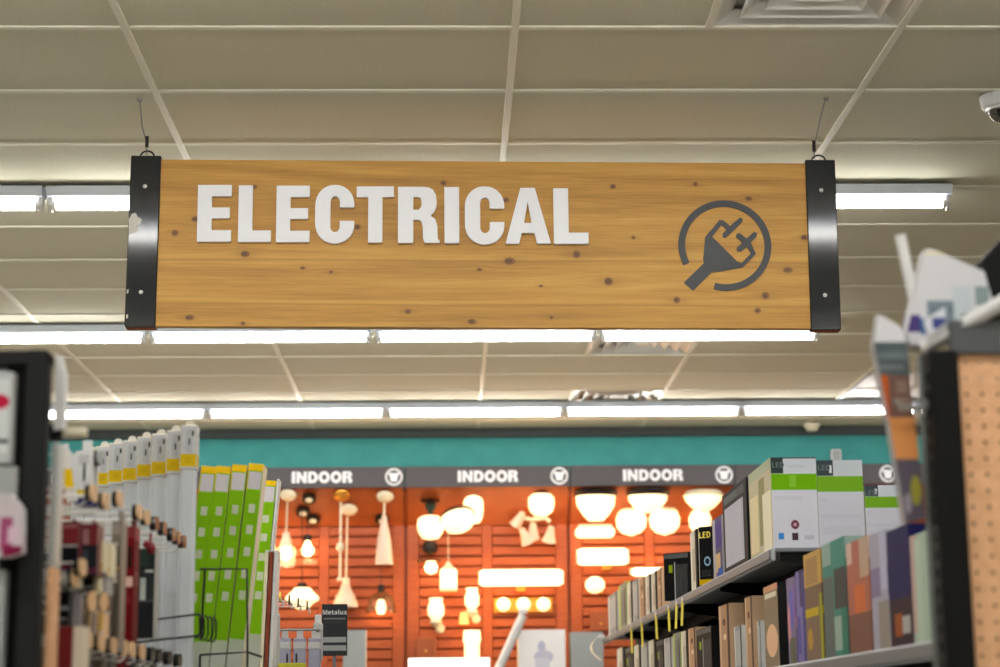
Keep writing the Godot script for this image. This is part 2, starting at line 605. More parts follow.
func make_strip(label: String, at: Vector3) -> void:
	# batten with one bare tube: base at the ceiling, run along x
	var o := thing("fluorescent_strip_light", label, "ceiling light", at, "fluorescent strip lights in rows on the ceiling")
	if not meshes.has("strip_housing"):
		var h := MB.new()
		var prof := PackedVector2Array([Vector2(-0.05, -0.008), Vector2(-0.058, -0.012), Vector2(-0.04, -0.048), Vector2(0.04, -0.048), Vector2(0.058, -0.012), Vector2(0.05, -0.008)])
		h.plate(prof, -0.606, 0.606)
		h.box(Vector3(0, -0.004, 0), Vector3(0.05, 0.008, 1.1), 0.0)
		meshes["strip_housing"] = h.done()
		var s := MB.new()
		s.box(Vector3(0, -0.066, 0), Vector3(0.034, 0.036, 0.022), 0.003)
		s.box(Vector3(0, -0.094, 0), Vector3(0.03, 0.024, 0.018), 0.004)
		meshes["strip_socket"] = s.done()
		var t := MB.new()
		t.lathe([Vector2(0, -0.575), Vector2(0.017, -0.575), Vector2(0.019, -0.57), Vector2(0.019, 0.57), Vector2(0.017, 0.575), Vector2(0, 0.575)], 16, Vector3.ZERO, Basis(Vector3.BACK, PI / 2))
		meshes["strip_tube"] = t.done()
		var c := MB.new()
		c.lathe([Vector2(0, -0.01), Vector2(0.0185, -0.01), Vector2(0.0195, 0.01), Vector2(0, 0.012)], 16, Vector3.ZERO, Basis(Vector3.BACK, PI / 2))
		meshes["strip_cap"] = c.done()
	part(o, "housing", meshes.strip_housing, mats.housing, Vector3.ZERO, Vector3(0, PI / 2, 0))
	var tube := part(o, "tube", meshes.strip_tube, glow("tube_glow", Color(0.95, 0.95, 0.95), Color(1.0, 0.99, 0.97), TUBE_GLOW), Vector3(0, -0.078, 0))
	for s in [-1.0, 1.0]:
		part(tube, "tube_cap", meshes.strip_cap, mats.screw, Vector3(s * 0.582, 0, 0), Vector3(0, 0, 0 if s > 0 else PI))
		part(o, "socket", meshes.strip_socket, mats.socket, Vector3(s * 0.594, 0, 0), Vector3(0, PI / 2, 0))
	var l := AreaLight3D.new()
	l.name = "tube_light"
	l.area_size = Vector2(1.14, 0.036)
	l.light_energy = TUBE_LIGHT
	l.light_color = Color(1.0, 0.988, 0.965)
	l.area_range = 30.0
	l.area_attenuation = 2.0
	l.shadow_enabled = true
	o.add_child(l)
	l.position = Vector3(0, -0.1, 0)
	l.rotation = Vector3(-PI / 2, 0, 0)


func build_strip_lights() -> void:
	var rows := [
		[7.45, 2.06, 1.228, 5, "fluorescent strip in the row behind the sign"],
		[10.19, 2.045, 1.228, 5, "fluorescent strip in the middle row"],
		[12.81, 4.43, 1.215, 7, "fluorescent strip in the row by the teal wall"],
		[4.7, 2.6, 1.228, 5, "fluorescent strip in the row before the sign"],
		[1.95, 3.2, 1.228, 5, "fluorescent strip in the row over the end caps"],
		[-0.8, 3.2, 1.228, 5, "fluorescent strip in the row by the front wall"],
	]
	for r in rows:
		for k in int(r[3]):
			make_strip("%s, %s from the dome camera's side" % [r[4], ORD[k]], Vector3(r[1] - r[2] * (k + 0.5), CEIL, -r[0]))


func diffuser(label: String, x: float, z: float, at_y := CEIL) -> void:
	var o := thing("air_diffuser", label, "air vent", Vector3(x, at_y, -z), "square air diffusers in the ceiling")
	var white: Material = mats.steel_white
	# stepped square cones, each ring its own blade
	for k in 4:
		var ro := 0.29 - 0.07 * k
		var ri := ro - 0.052
		var m := MB.new()
		var yo := 0.006 if k == 0 else 0.002
		var yi := 0.034
		var c := [Vector2(-1, -1), Vector2(1, -1), Vector2(1, 1), Vector2(-1, 1)]
		for q in 4:
			var a: Vector2 = c[q]
			var b: Vector2 = c[(q + 1) % 4]
			var mid := -(a + b) * 0.5
			var nn := Vector3(mid.x, -1.6, mid.y).normalized()
			m.quad(Vector3(a.x * ro, yo, a.y * ro), Vector3(b.x * ro, yo, b.y * ro), Vector3(b.x * ri, yi, b.y * ri), Vector3(a.x * ri, yi, a.y * ri), nn)
			m.quad(Vector3(a.x * ro, yo + 0.006, a.y * ro), Vector3(b.x * ro, yo + 0.006, b.y * ro), Vector3(b.x * ri, yi + 0.006, b.y * ri), Vector3(a.x * ri, yi + 0.006, a.y * ri), -nn)
			m.quad(Vector3(a.x * ro, yo, a.y * ro), Vector3(b.x * ro, yo, b.y * ro), Vector3(b.x * ro, yo + 0.006, b.y * ro), Vector3(a.x * ro, yo + 0.006, a.y * ro), -Vector3(mid.x, 0, mid.y))
		part(o, "blade", m.done(), white)
	part(o, "centre_plate", cube(Vector3(0.075, 0.008, 0.075), 0.002), white, Vector3(0, 0.012, 0))
	part(o, "neck", cube(Vector3(0.59, 0.1, 0.59), 0.0), mats.steel_white, Vector3(0, 0.105, 0))


func build_ceiling_fittings() -> void:
	diffuser("square white air diffuser with stepped blades ahead of the hanging sign", 1.1275, 5.349)
	diffuser("square air diffuser between the middle light row and the last row", 1.1275, 10.839)
	diffuser("square air diffuser partly behind the last row of lights", 1.1275, 12.669)
	# return-air panel
	var o := thing("return_air_panel", "long plain white return panel next to the last row of lights", "air vent", Vector3(2.9575, CEIL, -12.364))
	part(o, "panel", cube(Vector3(0.585, 0.012, 1.195), 0.002), mats.steel_white, Vector3(0, 0.01, 0))
	for s in [-1.0, 1.0]:
		part(o, "frame_bar", cube(Vector3(0.02, 0.022, 1.195), 0.002), mats.rail_grey, Vector3(s * 0.29, 0.0, 0))
	# dome camera
	var d := thing("dome_camera", "white dome security camera on the ceiling beside the sign", "camera", Vector3(1.945, CEIL - 0.003, -6.32))
	part(d, "base", turned([Vector2(0, -0.045), Vector2(0.058, -0.045), Vector2(0.072, -0.036), Vector2(0.078, 0.0), Vector2(0, 0.0)], 32), mats.white_card)
	var dome := part(d, "dome", turned([Vector2(0, -0.092), Vector2(0.02, -0.09), Vector2(0.038, -0.08), Vector2(0.05, -0.063), Vector2(0.054, -0.044)], 28), glass("smoked_glass", Color(0.1, 0.1, 0.1, 0.45)))
	part(dome, "lens", turned([Vector2(0, -0.07), Vector2(0.014, -0.07), Vector2(0.02, -0.045), Vector2(0, -0.045)], 16), mats.black_card)
	part(d, "dome_ring", turned([Vector2(0.05, -0.05), Vector2(0.057, -0.054), Vector2(0.06, -0.045)], 28), mats.screw)
	# smoke detector in front of the teal wall and the little box on the wall
	var s := thing("smoke_detector", "small round white detector on the ceiling before the teal wall", "smoke detector", Vector3(2.69, CEIL - 0.002, -13.88))
	part(s, "base", turned([Vector2(0, -0.02), Vector2(0.062, -0.02), Vector2(0.066, 0), Vector2(0, 0)], 24), mats.cream)
	part(s, "sensor_cap", turned([Vector2(0, -0.052), Vector2(0.036, -0.05), Vector2(0.046, -0.04), Vector2(0.05, -0.02)], 24), mats.cream)
	var b := thing("wall_box", "small white junction box on the teal wall above the grey header", "junction box", Vector3(2.88, 3.385, -14.005))
	part(b, "body", cube(Vector3(0.075, 0.085, 0.05), 0.005), mats.white_card, Vector3(0, 0.0425, 0.025))
	part(b, "cover", cube(Vector3(0.06, 0.07, 0.006), 0.002), mats.grey_card, Vector3(0, 0.0425, 0.052))


# ---------------------------------------------------------------- wooden sign
func wood_texture(w: int, h: int, lo: Vector2, hi: Vector2, zf: float) -> ImageTexture:
	var fine := FastNoiseLite.new()
	fine.seed = 11
	fine.frequency = 1.0
	fine.fractal_octaves = 2
	var wide := FastNoiseLite.new()
	wide.seed = 12
	wide.frequency = 1.0
	wide.fractal_octaves = 3
	var knots_px := [[175, 233, 6], [195.6, 219, 5], [245, 254, 6], [357.5, 227, 5], [302.8, 268, 3], [331, 272, 3], [189.6, 317.5, 5], [243, 323.5, 4], [254, 187, 4],
		[443.5, 183, 4.5], [506, 200, 5], [576.6, 254.4, 7], [509.5, 261, 6.5], [479.5, 269.5, 3], [541, 286, 2.5], [408, 311.5, 4.5], [472, 321.6, 5], [551.5, 317.5, 3],
		[695.5, 184, 4], [748.7, 198.7, 4], [804.6, 237.5, 5], [787.8, 270, 5.5], [765.5, 295.6, 6.5], [676.8, 300, 6], [757.8, 310.7, 5], [613, 186.5, 4.5], [633.5, 237.5, 3.5], [608.6, 281.4, 7.5]]
	var knots := []
	for k in knots_px:
		var p := W(k[0], k[1], zf)
		var kc := Vector2((lo.x + hi.x) * 0.5, (lo.y + hi.y) * 0.5)
		var kp := kc + (Vector2(p.x, p.y) - kc).rotated(0.0085)
		knots.append([kp.x, kp.y, k[2] * zf / FOCAL_PX * 0.62, 1.0 + 0.25 * sin(k[0])])
	var seams := []
	for py in [197.0, 256.5, 300.5]:
		seams.append(W(480, py, zf).y)
	var im := Image.create(w, h, false, Image.FORMAT_RGB8)
	var c_lo := Color(0.61, 0.425, 0.125)
	var c_mid := Color(0.755, 0.55, 0.20)
	var c_hi := Color(0.85, 0.66, 0.30)
	var c_knot := Color(0.34, 0.19, 0.05)
	var near := []
	for x in w:
		var list := []
		var X := lerpf(lo.x, hi.x, (x + 0.5) / w)
		for k in knots:
			if absf(X - k[0]) < k[2] * 9.0:
				list.append(k)
		near.append(list)
	for y in h:
		var Y := lerpf(hi.y, lo.y, (y + 0.5) / h)
		var plank := 0
		for s in seams:
			if Y < s:
				plank += 1
		for x in w:
			var X := lerpf(lo.x, hi.x, (x + 0.5) / w)
			var warp := 0.0
			var dark := 0.0
			for k in near[x]:
				var dx: float = (X - k[0]) / k[2]
				var dy: float = (Y - k[1]) / k[2]
				var d2 := dx * dx * 0.12 + dy * dy
				warp += dy * k[2] * 0.9 * exp(-d2 * 0.35)
				var d: float = dx * dx * 0.55 / (k[3] * k[3]) + dy * dy
				if d < 1.6:
					dark = maxf(dark, clampf(1.35 - d, 0.0, 1.0) * (0.7 + 0.3 * sin(d * 9.0 + dx * 2.0)))
				dark = maxf(dark, 0.16 * exp(-d2 * 0.9))
			var yy := Y - warp + plank * 3.7
			var a := wide.get_noise_2d(X * 0.7 + plank * 9.0, yy * 14.0 + 0.5 * sin(X * 1.3 + plank))
			var b := fine.get_noise_2d(X * 2.2, yy * 95.0)
			var f := fine.get_noise_2d(X * 7.0 + 40.0, yy * 320.0)
			var t: float = 0.5 + [-0.06, 0.0, 0.08, -0.02][plank] + a * 0.38 + b * 0.2 + f * 0.18
			var cc := c_lo.lerp(c_mid, clampf(t * 2.0, 0, 1)) if t < 0.5 else c_mid.lerp(c_hi, clampf(t * 2.0 - 1.0, 0, 1))
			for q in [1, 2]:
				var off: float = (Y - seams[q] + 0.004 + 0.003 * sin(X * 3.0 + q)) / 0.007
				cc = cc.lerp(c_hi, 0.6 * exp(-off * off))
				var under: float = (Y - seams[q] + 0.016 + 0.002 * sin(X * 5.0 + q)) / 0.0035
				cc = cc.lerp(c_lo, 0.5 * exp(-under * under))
			cc = cc.lerp(c_knot, dark)
			im.set_pixel(x, y, cc)
	return ImageTexture.create_from_image(im)


func build_sign() -> void:
	var Z := 6.31
	var zf := Z - 0.0
	var lo3 := W(127, 328, zf)
	var bottom := 2.826
	var top := 3.412
	var left := -1.092
	var right := 1.339
	var o := thing("hanging_aisle_sign", "long wooden ELECTRICAL aisle sign with dark metal end plates hung on wires", "sign", Vector3(0, bottom, -Z))
	var wood := StandardMaterial3D.new()
	wood.resource_name = "sign_wood"
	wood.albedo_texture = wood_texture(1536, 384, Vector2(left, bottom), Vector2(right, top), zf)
	wood.roughness = 0.5
	var hang := -0.0085   # the board hangs a touch out of level
	var mid := Vector3((left + right) * 0.5, (top - bottom) * 0.5, 0)
	var turn := Basis(Vector3.BACK, hang)
	var edges := [top, W(480, 197.0, zf).y, W(480, 256.5, zf).y, W(480, 300.5, zf).y, bottom]
	for k in 4:
		var y1: float = edges[k]
		var y0: float = edges[k + 1]
		# each plank is a chamfered box whose face takes its own strip of the wood
		var m := MB.new()
		m.box(Vector3((left + right) * 0.5, (y0 + y1) * 0.5 - bottom, -0.019), Vector3(right - left - 0.1, y1 - y0 - 0.0001, 0.038), 0.0004)
		for i in m.v.size():
			var p := m.v[i]
			m.u[i] = Vector2((p.x - left) / (right - left), (top - bottom - p.y) / (top - bottom))
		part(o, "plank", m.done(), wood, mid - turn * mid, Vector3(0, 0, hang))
	# end plates
	for s in 2:
		var cx := left + 0.051 if s == 0 else right - 0.051
		var plate := part(o, "end_plate", cube(Vector3(0.104, top - bottom + 0.018, 0.052), 0.003), mats.charcoal, mid + turn * (Vector3(cx, (top - bottom) * 0.5 + 0.003, -0.019) - mid), Vector3(0, 0, hang))
		plate.set_meta("label", "dark painted metal end plate")
		for py in [0.2, 0.82]:
			part(plate, "screw", turned([Vector2(0, 0.0035), Vector2(0.005, 0.003), Vector2(0.0075, 0.0), Vector2(0, 0)], 14), mats.screw, Vector3(0.0, (py - 0.5) * 0.6, 0.026), Vector3(PI / 2, 0, 0))
		var ring := []
		for k in 15:
			var a := PI * k / 14.0
			ring.append(Vector3(cos(a) * 0.024, sin(a) * 0.022, 0))
		part(plate, "hanging_loop", swept(ring, 0.0035), mats.charcoal, Vector3(0.0, 0.303, 0))
		var y_loop := top + 0.03 + (0.0103 if s == 0 else -0.0103)
		var wx := cx + (0.0 if s == 0 else -0.012)
		var tx := -1.07 if s == 0 else 1.326
		var wire := part(o, "hanging_wire", swept([Vector3(wx, y_loop - bottom - 0.008, -0.019), Vector3(wx, y_loop - bottom + 0.03, -0.019), Vector3(lerpf(wx, tx, 0.5) - 0.004, 3.55 - bottom, -0.019), Vector3(tx, CEIL - bottom - 0.001, -0.019)], 0.003, 6), mats.wire)
		part(wire, "ferrule", turned([Vector2(0, 0), Vector2(0.006, 0), Vector2(0.006, 0.04), Vector2(0, 0.04)], 10), mats.bronze, Vector3(wx, y_loop - bottom + 0.018, -0.019))
		part(wire, "grid_clip", cube(Vector3(0.018, 0.012, 0.012), 0.002), mats.wire, Vector3(tx, CEIL - bottom - 0.008, -0.019))
		if s == 0:
			var chips := [[[138, 220], [141, 214], [145, 213], [147, 217], [151, 219], [150, 224], [146, 226], [148, 231], [143, 233], [139, 236], [138.5, 229]], [[126.6, 290], [128.5, 289], [128.3, 293], [126.6, 294]], [[126.2, 315], [128, 314], [128.2, 318], [126.2, 319]]]
			for list in chips:
				var poly := PackedVector2Array()
				for q in list:
					var p := W(q[0] - 9.5 if list.size() > 5 else q[0] + 0.6, q[1], zf - 0.007)
					poly.append(Vector2(p.x, p.y - bottom) - Vector2(plate.position.x, plate.position.y))
				var m := MB.new()
				m.plate(poly, 0.0262, 0.0266)
				part(plate, "paint_chip", m.done(), mats.chip)
	# raised letters
	var spans := [[197, 232], [238, 271.5], [276, 310], [315, 354.5], [356.5, 394], [398, 438], [444.5, 459], [465, 504], [505.5, 550], [554, 587.5]]
	var text := "ELECTRICAL"
	for k in 10:
		var a := W(spans[k][0], lerpf(242.0, 244.2, k / 9.0), zf - 0.01)
		var b := W(spans[k][1], lerpf(185.3, 188.6, k / 9.0), zf - 0.01)
		var m := MB.new()
		for piece in glyph(text[k]):
			var poly := PackedVector2Array()
			for q: Vector2 in piece:
				var p := Vector2(lerpf(a.x, b.x, q.x), lerpf(a.y, b.y, q.y) - bottom)
				if poly.is_empty() or poly[-1].distance_to(p) > 0.0004:
					poly.append(p)
			m.plate(poly, -0.0005, 0.016)
		part(o, "letter", m.done(), mats.letter_white)
	# emblem: broken ring and plug
	var c3 := W(670 + 332 / 6.064, 190 + 337 / 6.064, zf)
	var sc := zf / FOCAL_PX / 6.064
	var ring := MB.new()
	var ro := 292.0 * sc
	var ri := 250.0 * sc
	var steps := 72
	var cc := Vector2(c3.x, c3.y - bottom)
	var a0 := deg_to_rad(-106.0)
	var a1 := deg_to_rad(206.0)
	var outer := PackedVector2Array()
	for k in steps + 1:
		var a := lerpf(a0, a1, float(k) / steps)
		outer.append(cc + Vector2(cos(a), sin(a)) * ro)
	for k in steps + 1:
		var a := lerpf(a1, a0, float(k) / steps)
		outer.append(cc + Vector2(cos(a), sin(a)) * ri)
	ring.plate(outer, -0.0005, 0.004)
	part(o, "emblem_ring", ring.done(), mats.emblem)
	var plug := MB.new()
	var shapes := [
		[[83, 562], [140, 612], [252, 500], [320, 492], [440, 470], [432, 446], [408, 436], [255, 285], [240, 250], [212, 290], [205, 380], [200, 420], [205, 445]],
		[[212, 290], [300, 182], [325, 188], [365, 222], [385, 200], [425, 168], [440, 178], [436, 198], [340, 290], [322, 290], [318, 268], [342, 240], [312, 214], [255, 285], [235, 300]],
		[[440, 470], [408, 436], [432, 446], [490, 385], [466, 345], [430, 374], [408, 372], [404, 352], [440, 320], [400, 286], [404, 266], [424, 264], [462, 296], [508, 256], [526, 262], [524, 284], [488, 318], [520, 390]],
	]
	for si in shapes.size():
		var s: Array = shapes[si]
		var poly := PackedVector2Array()
		for q in s:
			var p := W(670 + q[0] / 6.064, 190 + q[1] / 6.064, zf)
			poly.append(Vector2(p.x, p.y - bottom))
		plug.plate(poly, -0.0005, 0.004 + 0.0006 * si)
	part(o, "emblem_plug", plug.done(), mats.emblem)


# ---------------------------------------------------------------- lighting display on the back wall
func build_display() -> void:
	var front := 13.92
	var back := 14.28
	var hy0 := W(500, 486.5, front).y
	var hy1 := W(500, 466, front).y
	var slat_top := W(500, 525, back).y
	var names := ["bay at the far end past the tall white sleeves", "bay behind the tall white sleeves", "bay with the row of hanging pendants", "bay with the wall sconces and glowing vanity bar", "bay with the large flush bowls", "bay behind the green and white cartons", "bay behind the orange hanging package"]
	var slat_mesh := cube(Vector3(0.47, 0.0605, 0.018), 0.004)
	for b in 7:
		var cx := -0.94 + 1.22 * (b - 2)
		var o := thing("lighting_display_bay", "orange slatted lighting display %s" % names[b], "display", Vector3(cx, 0, -back), "orange lighting display bays under the INDOOR header")
		part(o, "base_panel", cube(Vector3(1.19, 1.5, 0.06), 0.003), mats.slat_wood, Vector3(0, 0.75, 0.0))
		part(o, "backing", cube(Vector3(1.19, slat_top - 1.5, 0.02), 0.0), mats.slat_wood, Vector3(0, (slat_top + 1.5) * 0.5, -0.034))
		var head := part(o, "header_panel", cube(Vector3(1.214, hy1 - hy0, 0.03), 0.002), mats.header_grey, Vector3(0, (hy0 + hy1) * 0.5, back - front - 0.015))
		var lt := MB.new()
		var adv := 0.0
		var wide := {"I": 0.026, "N": 0.078, "D": 0.076, "O": 0.086, "R": 0.074}
		for ch in "INDOOR":
			for piece in heavy_glyph(ch):
				var gp := PackedVector2Array()
				for q: Vector2 in piece:
					gp.append(Vector2(-0.219 + (adv + q.x * wide[ch]) * 0.95, -0.041 + q.y * 0.084))
				lt.plate(gp, 0.0, 0.004)
			adv += wide[ch] + (0.006 if ch == "O" or ch == "D" else 0.0105)
		part(head, "lettering", lt.done(), mats.letter_white, Vector3(0, 0, 0.0145))
		var badge := MB.new()
		var poly := PackedVector2Array()
		for k in 33:
			var a := TAU * k / 32.0
			poly.append(Vector2(cos(a), sin(a)) * 0.064)
		for k in 33:
			var a := -TAU * k / 32.0
			poly.append(Vector2(cos(a), sin(a)) * 0.051)
		for k in 32:
			badge.plate(PackedVector2Array([poly[k], poly[k + 1], poly[65 - k - 1], poly[65 - k]]), 0.0, 0.004)
		badge.plate(PackedVector2Array([Vector2(-0.043, 0.024), Vector2(-0.028, 0.036), Vector2(-0.022, 0.028), Vector2(0.022, 0.028), Vector2(0.028, 0.036), Vector2(0.043, 0.024), Vector2(0.03, 0.006), Vector2(0.023, -0.034), Vector2(-0.023, -0.034), Vector2(-0.03, 0.006)]), 0.0, 0.004)
		part(head, "round_badge", badge.done(), mats.letter_white, Vector3(0.53, 0.0, 0.015))
		# sloped canopy from the header's lower edge down to the slats
		var dz := back - front - 0.03
		var dy := hy0 + 0.01 - slat_top
		var ln := sqrt(dz * dz + dy * dy)
		part(o, "sloped_canopy", cube(Vector3(1.19, 0.012, ln), 0.0), mats.slat_wood, Vector3(0, (hy0 + 0.01 + slat_top) * 0.5 + 0.004, dz * 0.5), Vector3(-atan2(dy, dz), 0, 0))
		var dv := MB.new()
		var pr := PackedVector2Array([Vector2(0, 1.5), Vector2(-0.03, 1.5), Vector2(-0.03, slat_top), Vector2(-dz, hy0 + 0.01), Vector2(-dz, hy0 - 0.02), Vector2(0, slat_top - 0.03)])
		dv.plate(pr, -0.013, 0.013)
		part(o, "divider", dv.done(), mats.slat_wood, Vector3(0.61, -0.0, -0.06), Vector3(0, PI / 2, 0))
		for sx in [-0.555, 0.0, 0.555]:
			part(o, "stile", cube(Vector3(0.072 if sx == 0.0 else 0.085, slat_top - 1.5, 0.03), 0.002), mats.slat_wood, Vector3(sx, (slat_top + 1.5) * 0.5, -0.009))
		var y := slat_top - 0.04
		while y > 1.54:
			for sx in [-0.274, 0.274]:
				part(o, "slat", slat_mesh, mats.slat_wood, Vector3(sx, y, -0.002))
			y -= 0.0765


# ---------------------------------------------------------------- lamps on the display
func bulb_light(parent: Node3D, at: Vector3, k := 1.0, size := 0.04) -> void:
	var l := OmniLight3D.new()
	l.name = "bulb_light"
	l.light_color = Color(1.0, 0.80, 0.56)
	l.light_energy = LAMP_LIGHT * k
	l.light_size = size
	l.omni_range = 30.0
	l.omni_attenuation = 2.0
	l.shadow_enabled = true
	parent.add_child(l)
	l.position = at


func ball(r: float, squash := 1.0, segs := 20) -> ArrayMesh:
	var p := []
	for k in 13:
		var a := -PI / 2 + PI * k / 12.0
		p.append(Vector2(maxf(0.0, cos(a)) * r, sin(a) * r * squash))
	return turned(p, segs)


# lamp of its outline: half-widths in pixels down the picture [[half, y], ...] about the centre column cx at distance dist
func px_turned(cx: float, list: Array, dist: float) -> Array:
	var y_low: float = list[0][1]
	for q in list:
		y_low = maxf(y_low, q[1])
	var base := W(cx, y_low, dist)
	var prof := []
	for q in list:
		prof.append(Vector2(maxf(0.0, q[0]) * dist / FOCAL_PX, W(cx, q[1], dist).y - base.y))
	prof.reverse()
	return [base, prof]


func px_part(parent: Node3D, called: String, mat: Material, cx: float, list: Array, dist: float) -> MeshInstance3D:
	var r := px_turned(cx, list, dist)
	return part(parent, called, turned(r[1], 22), mat, r[0] - parent.position)


# round ceiling rose lying on the sloped canopy at a pixel
func canopy_disc(parent: Node3D, mat: Material, px: float, py: float) -> void:
	var dist := 13.95 + (py - 489.0) / 36.0 * 0.33 - 0.012
	part(parent, "canopy", turned([Vector2(0, -0.032), Vector2(0.03, -0.03), Vector2(0.058, -0.012), Vector2(0.064, 0.0), Vector2(0, 0.0)], 24), mat, W(px, py, dist) - parent.position, Vector3(deg_to_rad(-34), 0, 0))


func px_stem(parent: Node3D, called: String, mat: Material, a: Vector2, b: Vector2, dist: float, r := 0.006) -> void:
	part(parent, called, swept([W(a.x, a.y, dist) - parent.position, W(b.x, b.y, dist) - parent.position], r), mat)


func build_lamps() -> void:
	var opal := glow("opal_glass_lit", Color(0.95, 0.9, 0.82), Color(1.0, 0.86, 0.62), 1.7)
	var bulb := glow("bulb_lit", Color(1, 0.95, 0.85), Color(1.0, 0.84, 0.58), 6.0)
	var off: Material = mats.opal_off
	var clear := glass("clear_glass", Color(1, 0.97, 0.92, 0.14))
	var smoke := glass("smoke_glass", Color(0.28, 0.2, 0.13, 0.55))
	var bronze: Material = mats.bronze
	var cream: Material = mats.cream
	var D := 14.06  # under the sloped canopy
	var B := 14.2   # close to the slats
	# --- pendant with glass jar
	var o := thing("jar_pendant_lamp", "pendant lamp with clear glass jar around a lit bulb", "lamp", W(286, 568, D), "pendants hanging in the display")
	canopy_disc(o, cream, 288, 495.0)
	px_stem(o, "stem", cream, Vector2(287.5, 498), Vector2(286, 535), D)
	px_part(o, "socket", cream, 286, [[0, 532], [3.5, 533], [4.5, 538], [6, 545], [6, 547], [0, 547]], D)
	px_part(o, "jar", clear, 286, [[6.5, 545], [9.5, 549], [9.5, 562], [8, 567], [0, 568]], D)
	px_part(o, "bulb", bulb, 286, [[0, 545], [3, 546], [5.5, 551], [5.5, 556], [3, 560], [0, 561]], D)
	bulb_light(o, W(286, 553, D) - o.position)
	# --- downlights in the canopy
	for q in [[309, 498, 14.0], [303, 511.5, 14.12], [313, 519, 14.19], [382, 519, 14.19]]:
		var d := thing("canopy_downlight", "small dark-rimmed canopy downlight %s" % {309: "beside the jar pendant's rose", 303: "between the other two of its trio", 313: "above the bare bulb", 382: "behind the bottle pendant"}[q[0]], "lamp", W(q[0], q[1] + 2, q[2]), "downlights set in the sloped canopy")
		part(d, "trim_ring", turned([Vector2(0, 0.0), Vector2(0.03, -0.004), Vector2(0.05, 0.0), Vector2(0.052, 0.03), Vector2(0, 0.03)], 20), bronze, Vector3.ZERO, Vector3(deg_to_rad(-34), 0, 0))
		part(d, "lens", turned([Vector2(0, -0.012), Vector2(0.022, -0.009), Vector2(0.03, -0.002)], 20), cream, Vector3.ZERO, Vector3(deg_to_rad(-34), 0, 0))
	# --- bare bulb pendant over a clear plate
	o = thing("bare_bulb_pendant", "pendant with a bare round lit bulb above a glass plate", "lamp", W(308, 564, B), "pendants hanging in the display")
	px_stem(o, "cord", bronze, Vector2(307.5, 524), Vector2(307.5, 536), B, 0.003)
	px_part(o, "socket", bronze, 307.5, [[0, 534], [4, 535], [4.5, 541], [0, 541]], B)
	px_part(o, "bulb", bulb, 307.5, [[0, 540], [2.5, 541], [3, 544], [6.5, 549], [6, 553], [3, 556], [0, 556.5]], B)
	px_part(o, "glass_plate", clear, 309, [[0, 559], [8, 560.5], [9, 562], [7, 564], [0, 564]], B)
	bulb_light(o, W(307.5, 549, B) - o.position, 0.7)
	# --- schoolhouse globe
	o = thing("schoolhouse_pendant", "wide glowing schoolhouse globe pendant on a thin dark stem", "lamp", W(302, 609.5, 14.09), "pendants hanging in the display")
	px_stem(o, "stem", bronze, Vector2(302, 511), Vector2(302, 585), 14.09, 0.004)
	px_part(o, "fitter", bronze, 302, [[0, 582], [4, 583], [6, 588], [0, 588]], 14.09)
	px_part(o, "globe", opal, 302, [[0, 587], [8, 588], [10, 591], [16.5, 597], [16.5, 600], [10, 604], [7, 608], [3, 609.5], [0, 609.5]], 14.09)
	bulb_light(o, W(302, 598, 14.09) - o.position, 1.0, 0.08)
	# --- rod pendant with little ball
	o = thing("rod_pendant", "slim cream rod pendant with a small ball halfway down", "lamp", W(340, 581, D), "pendants hanging in the display")
	canopy_disc(o, mats.brass, 341.5, 495.5)
	px_stem(o, "rod", cream, Vector2(341, 499), Vector2(340, 580), D, 0.009)
	px_part(o, "ball", cream, 340, [[0, 542], [3, 543.5], [4, 547], [3, 550.5], [0, 552]], D)
	px_part(o, "finial", cream, 340, [[0, 577], [3, 578], [3, 581], [0, 581]], D)
	# --- bell glass pendant
	o = thing("bell_pendant", "pendant with a flared bell glass shade on a pink-lit cord", "lamp", W(345.5, 608, B), "pendants hanging in the display")
	canopy_disc(o, cream, 349, 509.5)
	px_stem(o, "cord", cream, Vector2(347.5, 511), Vector2(346, 580), B, 0.007)
	px_part(o, "socket", cream, 346, [[0, 577], [3.5, 578], [4, 586], [0, 587]], B)
	px_part(o, "bell_shade", off, 345.5, [[3.5, 583], [5, 587], [6.5, 591], [9.5, 596], [11.5, 602], [12.5, 607.5], [11.5, 607.5], [10.5, 602], [8.5, 597], [4, 588], [0, 587]], B)
	# --- bottle pendant
	o = thing("bottle_pendant", "pendant with a tall white bottle-shaped glass shade", "lamp", W(384, 565, D), "pendants hanging in the display")
	canopy_disc(o, cream, 385, 496.5)
	px_stem(o, "stem", cream, Vector2(384.5, 499), Vector2(384, 518), D, 0.008)
	px_part(o, "bottle_shade", off, 384, [[0, 515], [2.5, 516], [3.5, 523], [5.5, 532], [7, 540], [8, 552], [9, 564.5], [8, 564.5], [6.5, 545], [0, 525]], D)
	# --- smoky dome pendant
	o = thing("smoky_dome_pendant", "pendant with a smoky dark glass dome over a glowing bulb", "lamp", W(381, 616, B), "pendants hanging in the display")
	px_stem(o, "cord", bronze, Vector2(381, 523), Vector2(381, 586), B, 0.003)
	px_part(o, "cap", bronze, 381, [[0, 584], [3, 585], [3.5, 592], [0, 593]], B)
	px_part(o, "dome", smoke, 381, [[3, 591], [8, 593.5], [12, 598], [14, 604], [15, 613]], B)
	px_part(o, "bulb", bulb, 381, [[0, 599], [3, 600], [5, 606], [5, 610], [3, 613.5], [0, 614]], B)
	bulb_light(o, W(381, 607, B) - o.position, 0.8)
	# --- pendant half hidden by the green cartons
	o = thing("oval_pendant", "glowing oval pendant shade beside the leaning green carton", "lamp", W(270, 562, D), "pendants hanging in the display")
	px_stem(o, "cord", bronze, Vector2(270, 499), Vector2(270, 540), D, 0.003)
	px_part(o, "shade", opal, 270, [[0, 538], [3, 540], [5, 548], [5, 555], [3, 561], [0, 562]], D)
	bulb_light(o, W(270, 551, D) - o.position, 0.6)

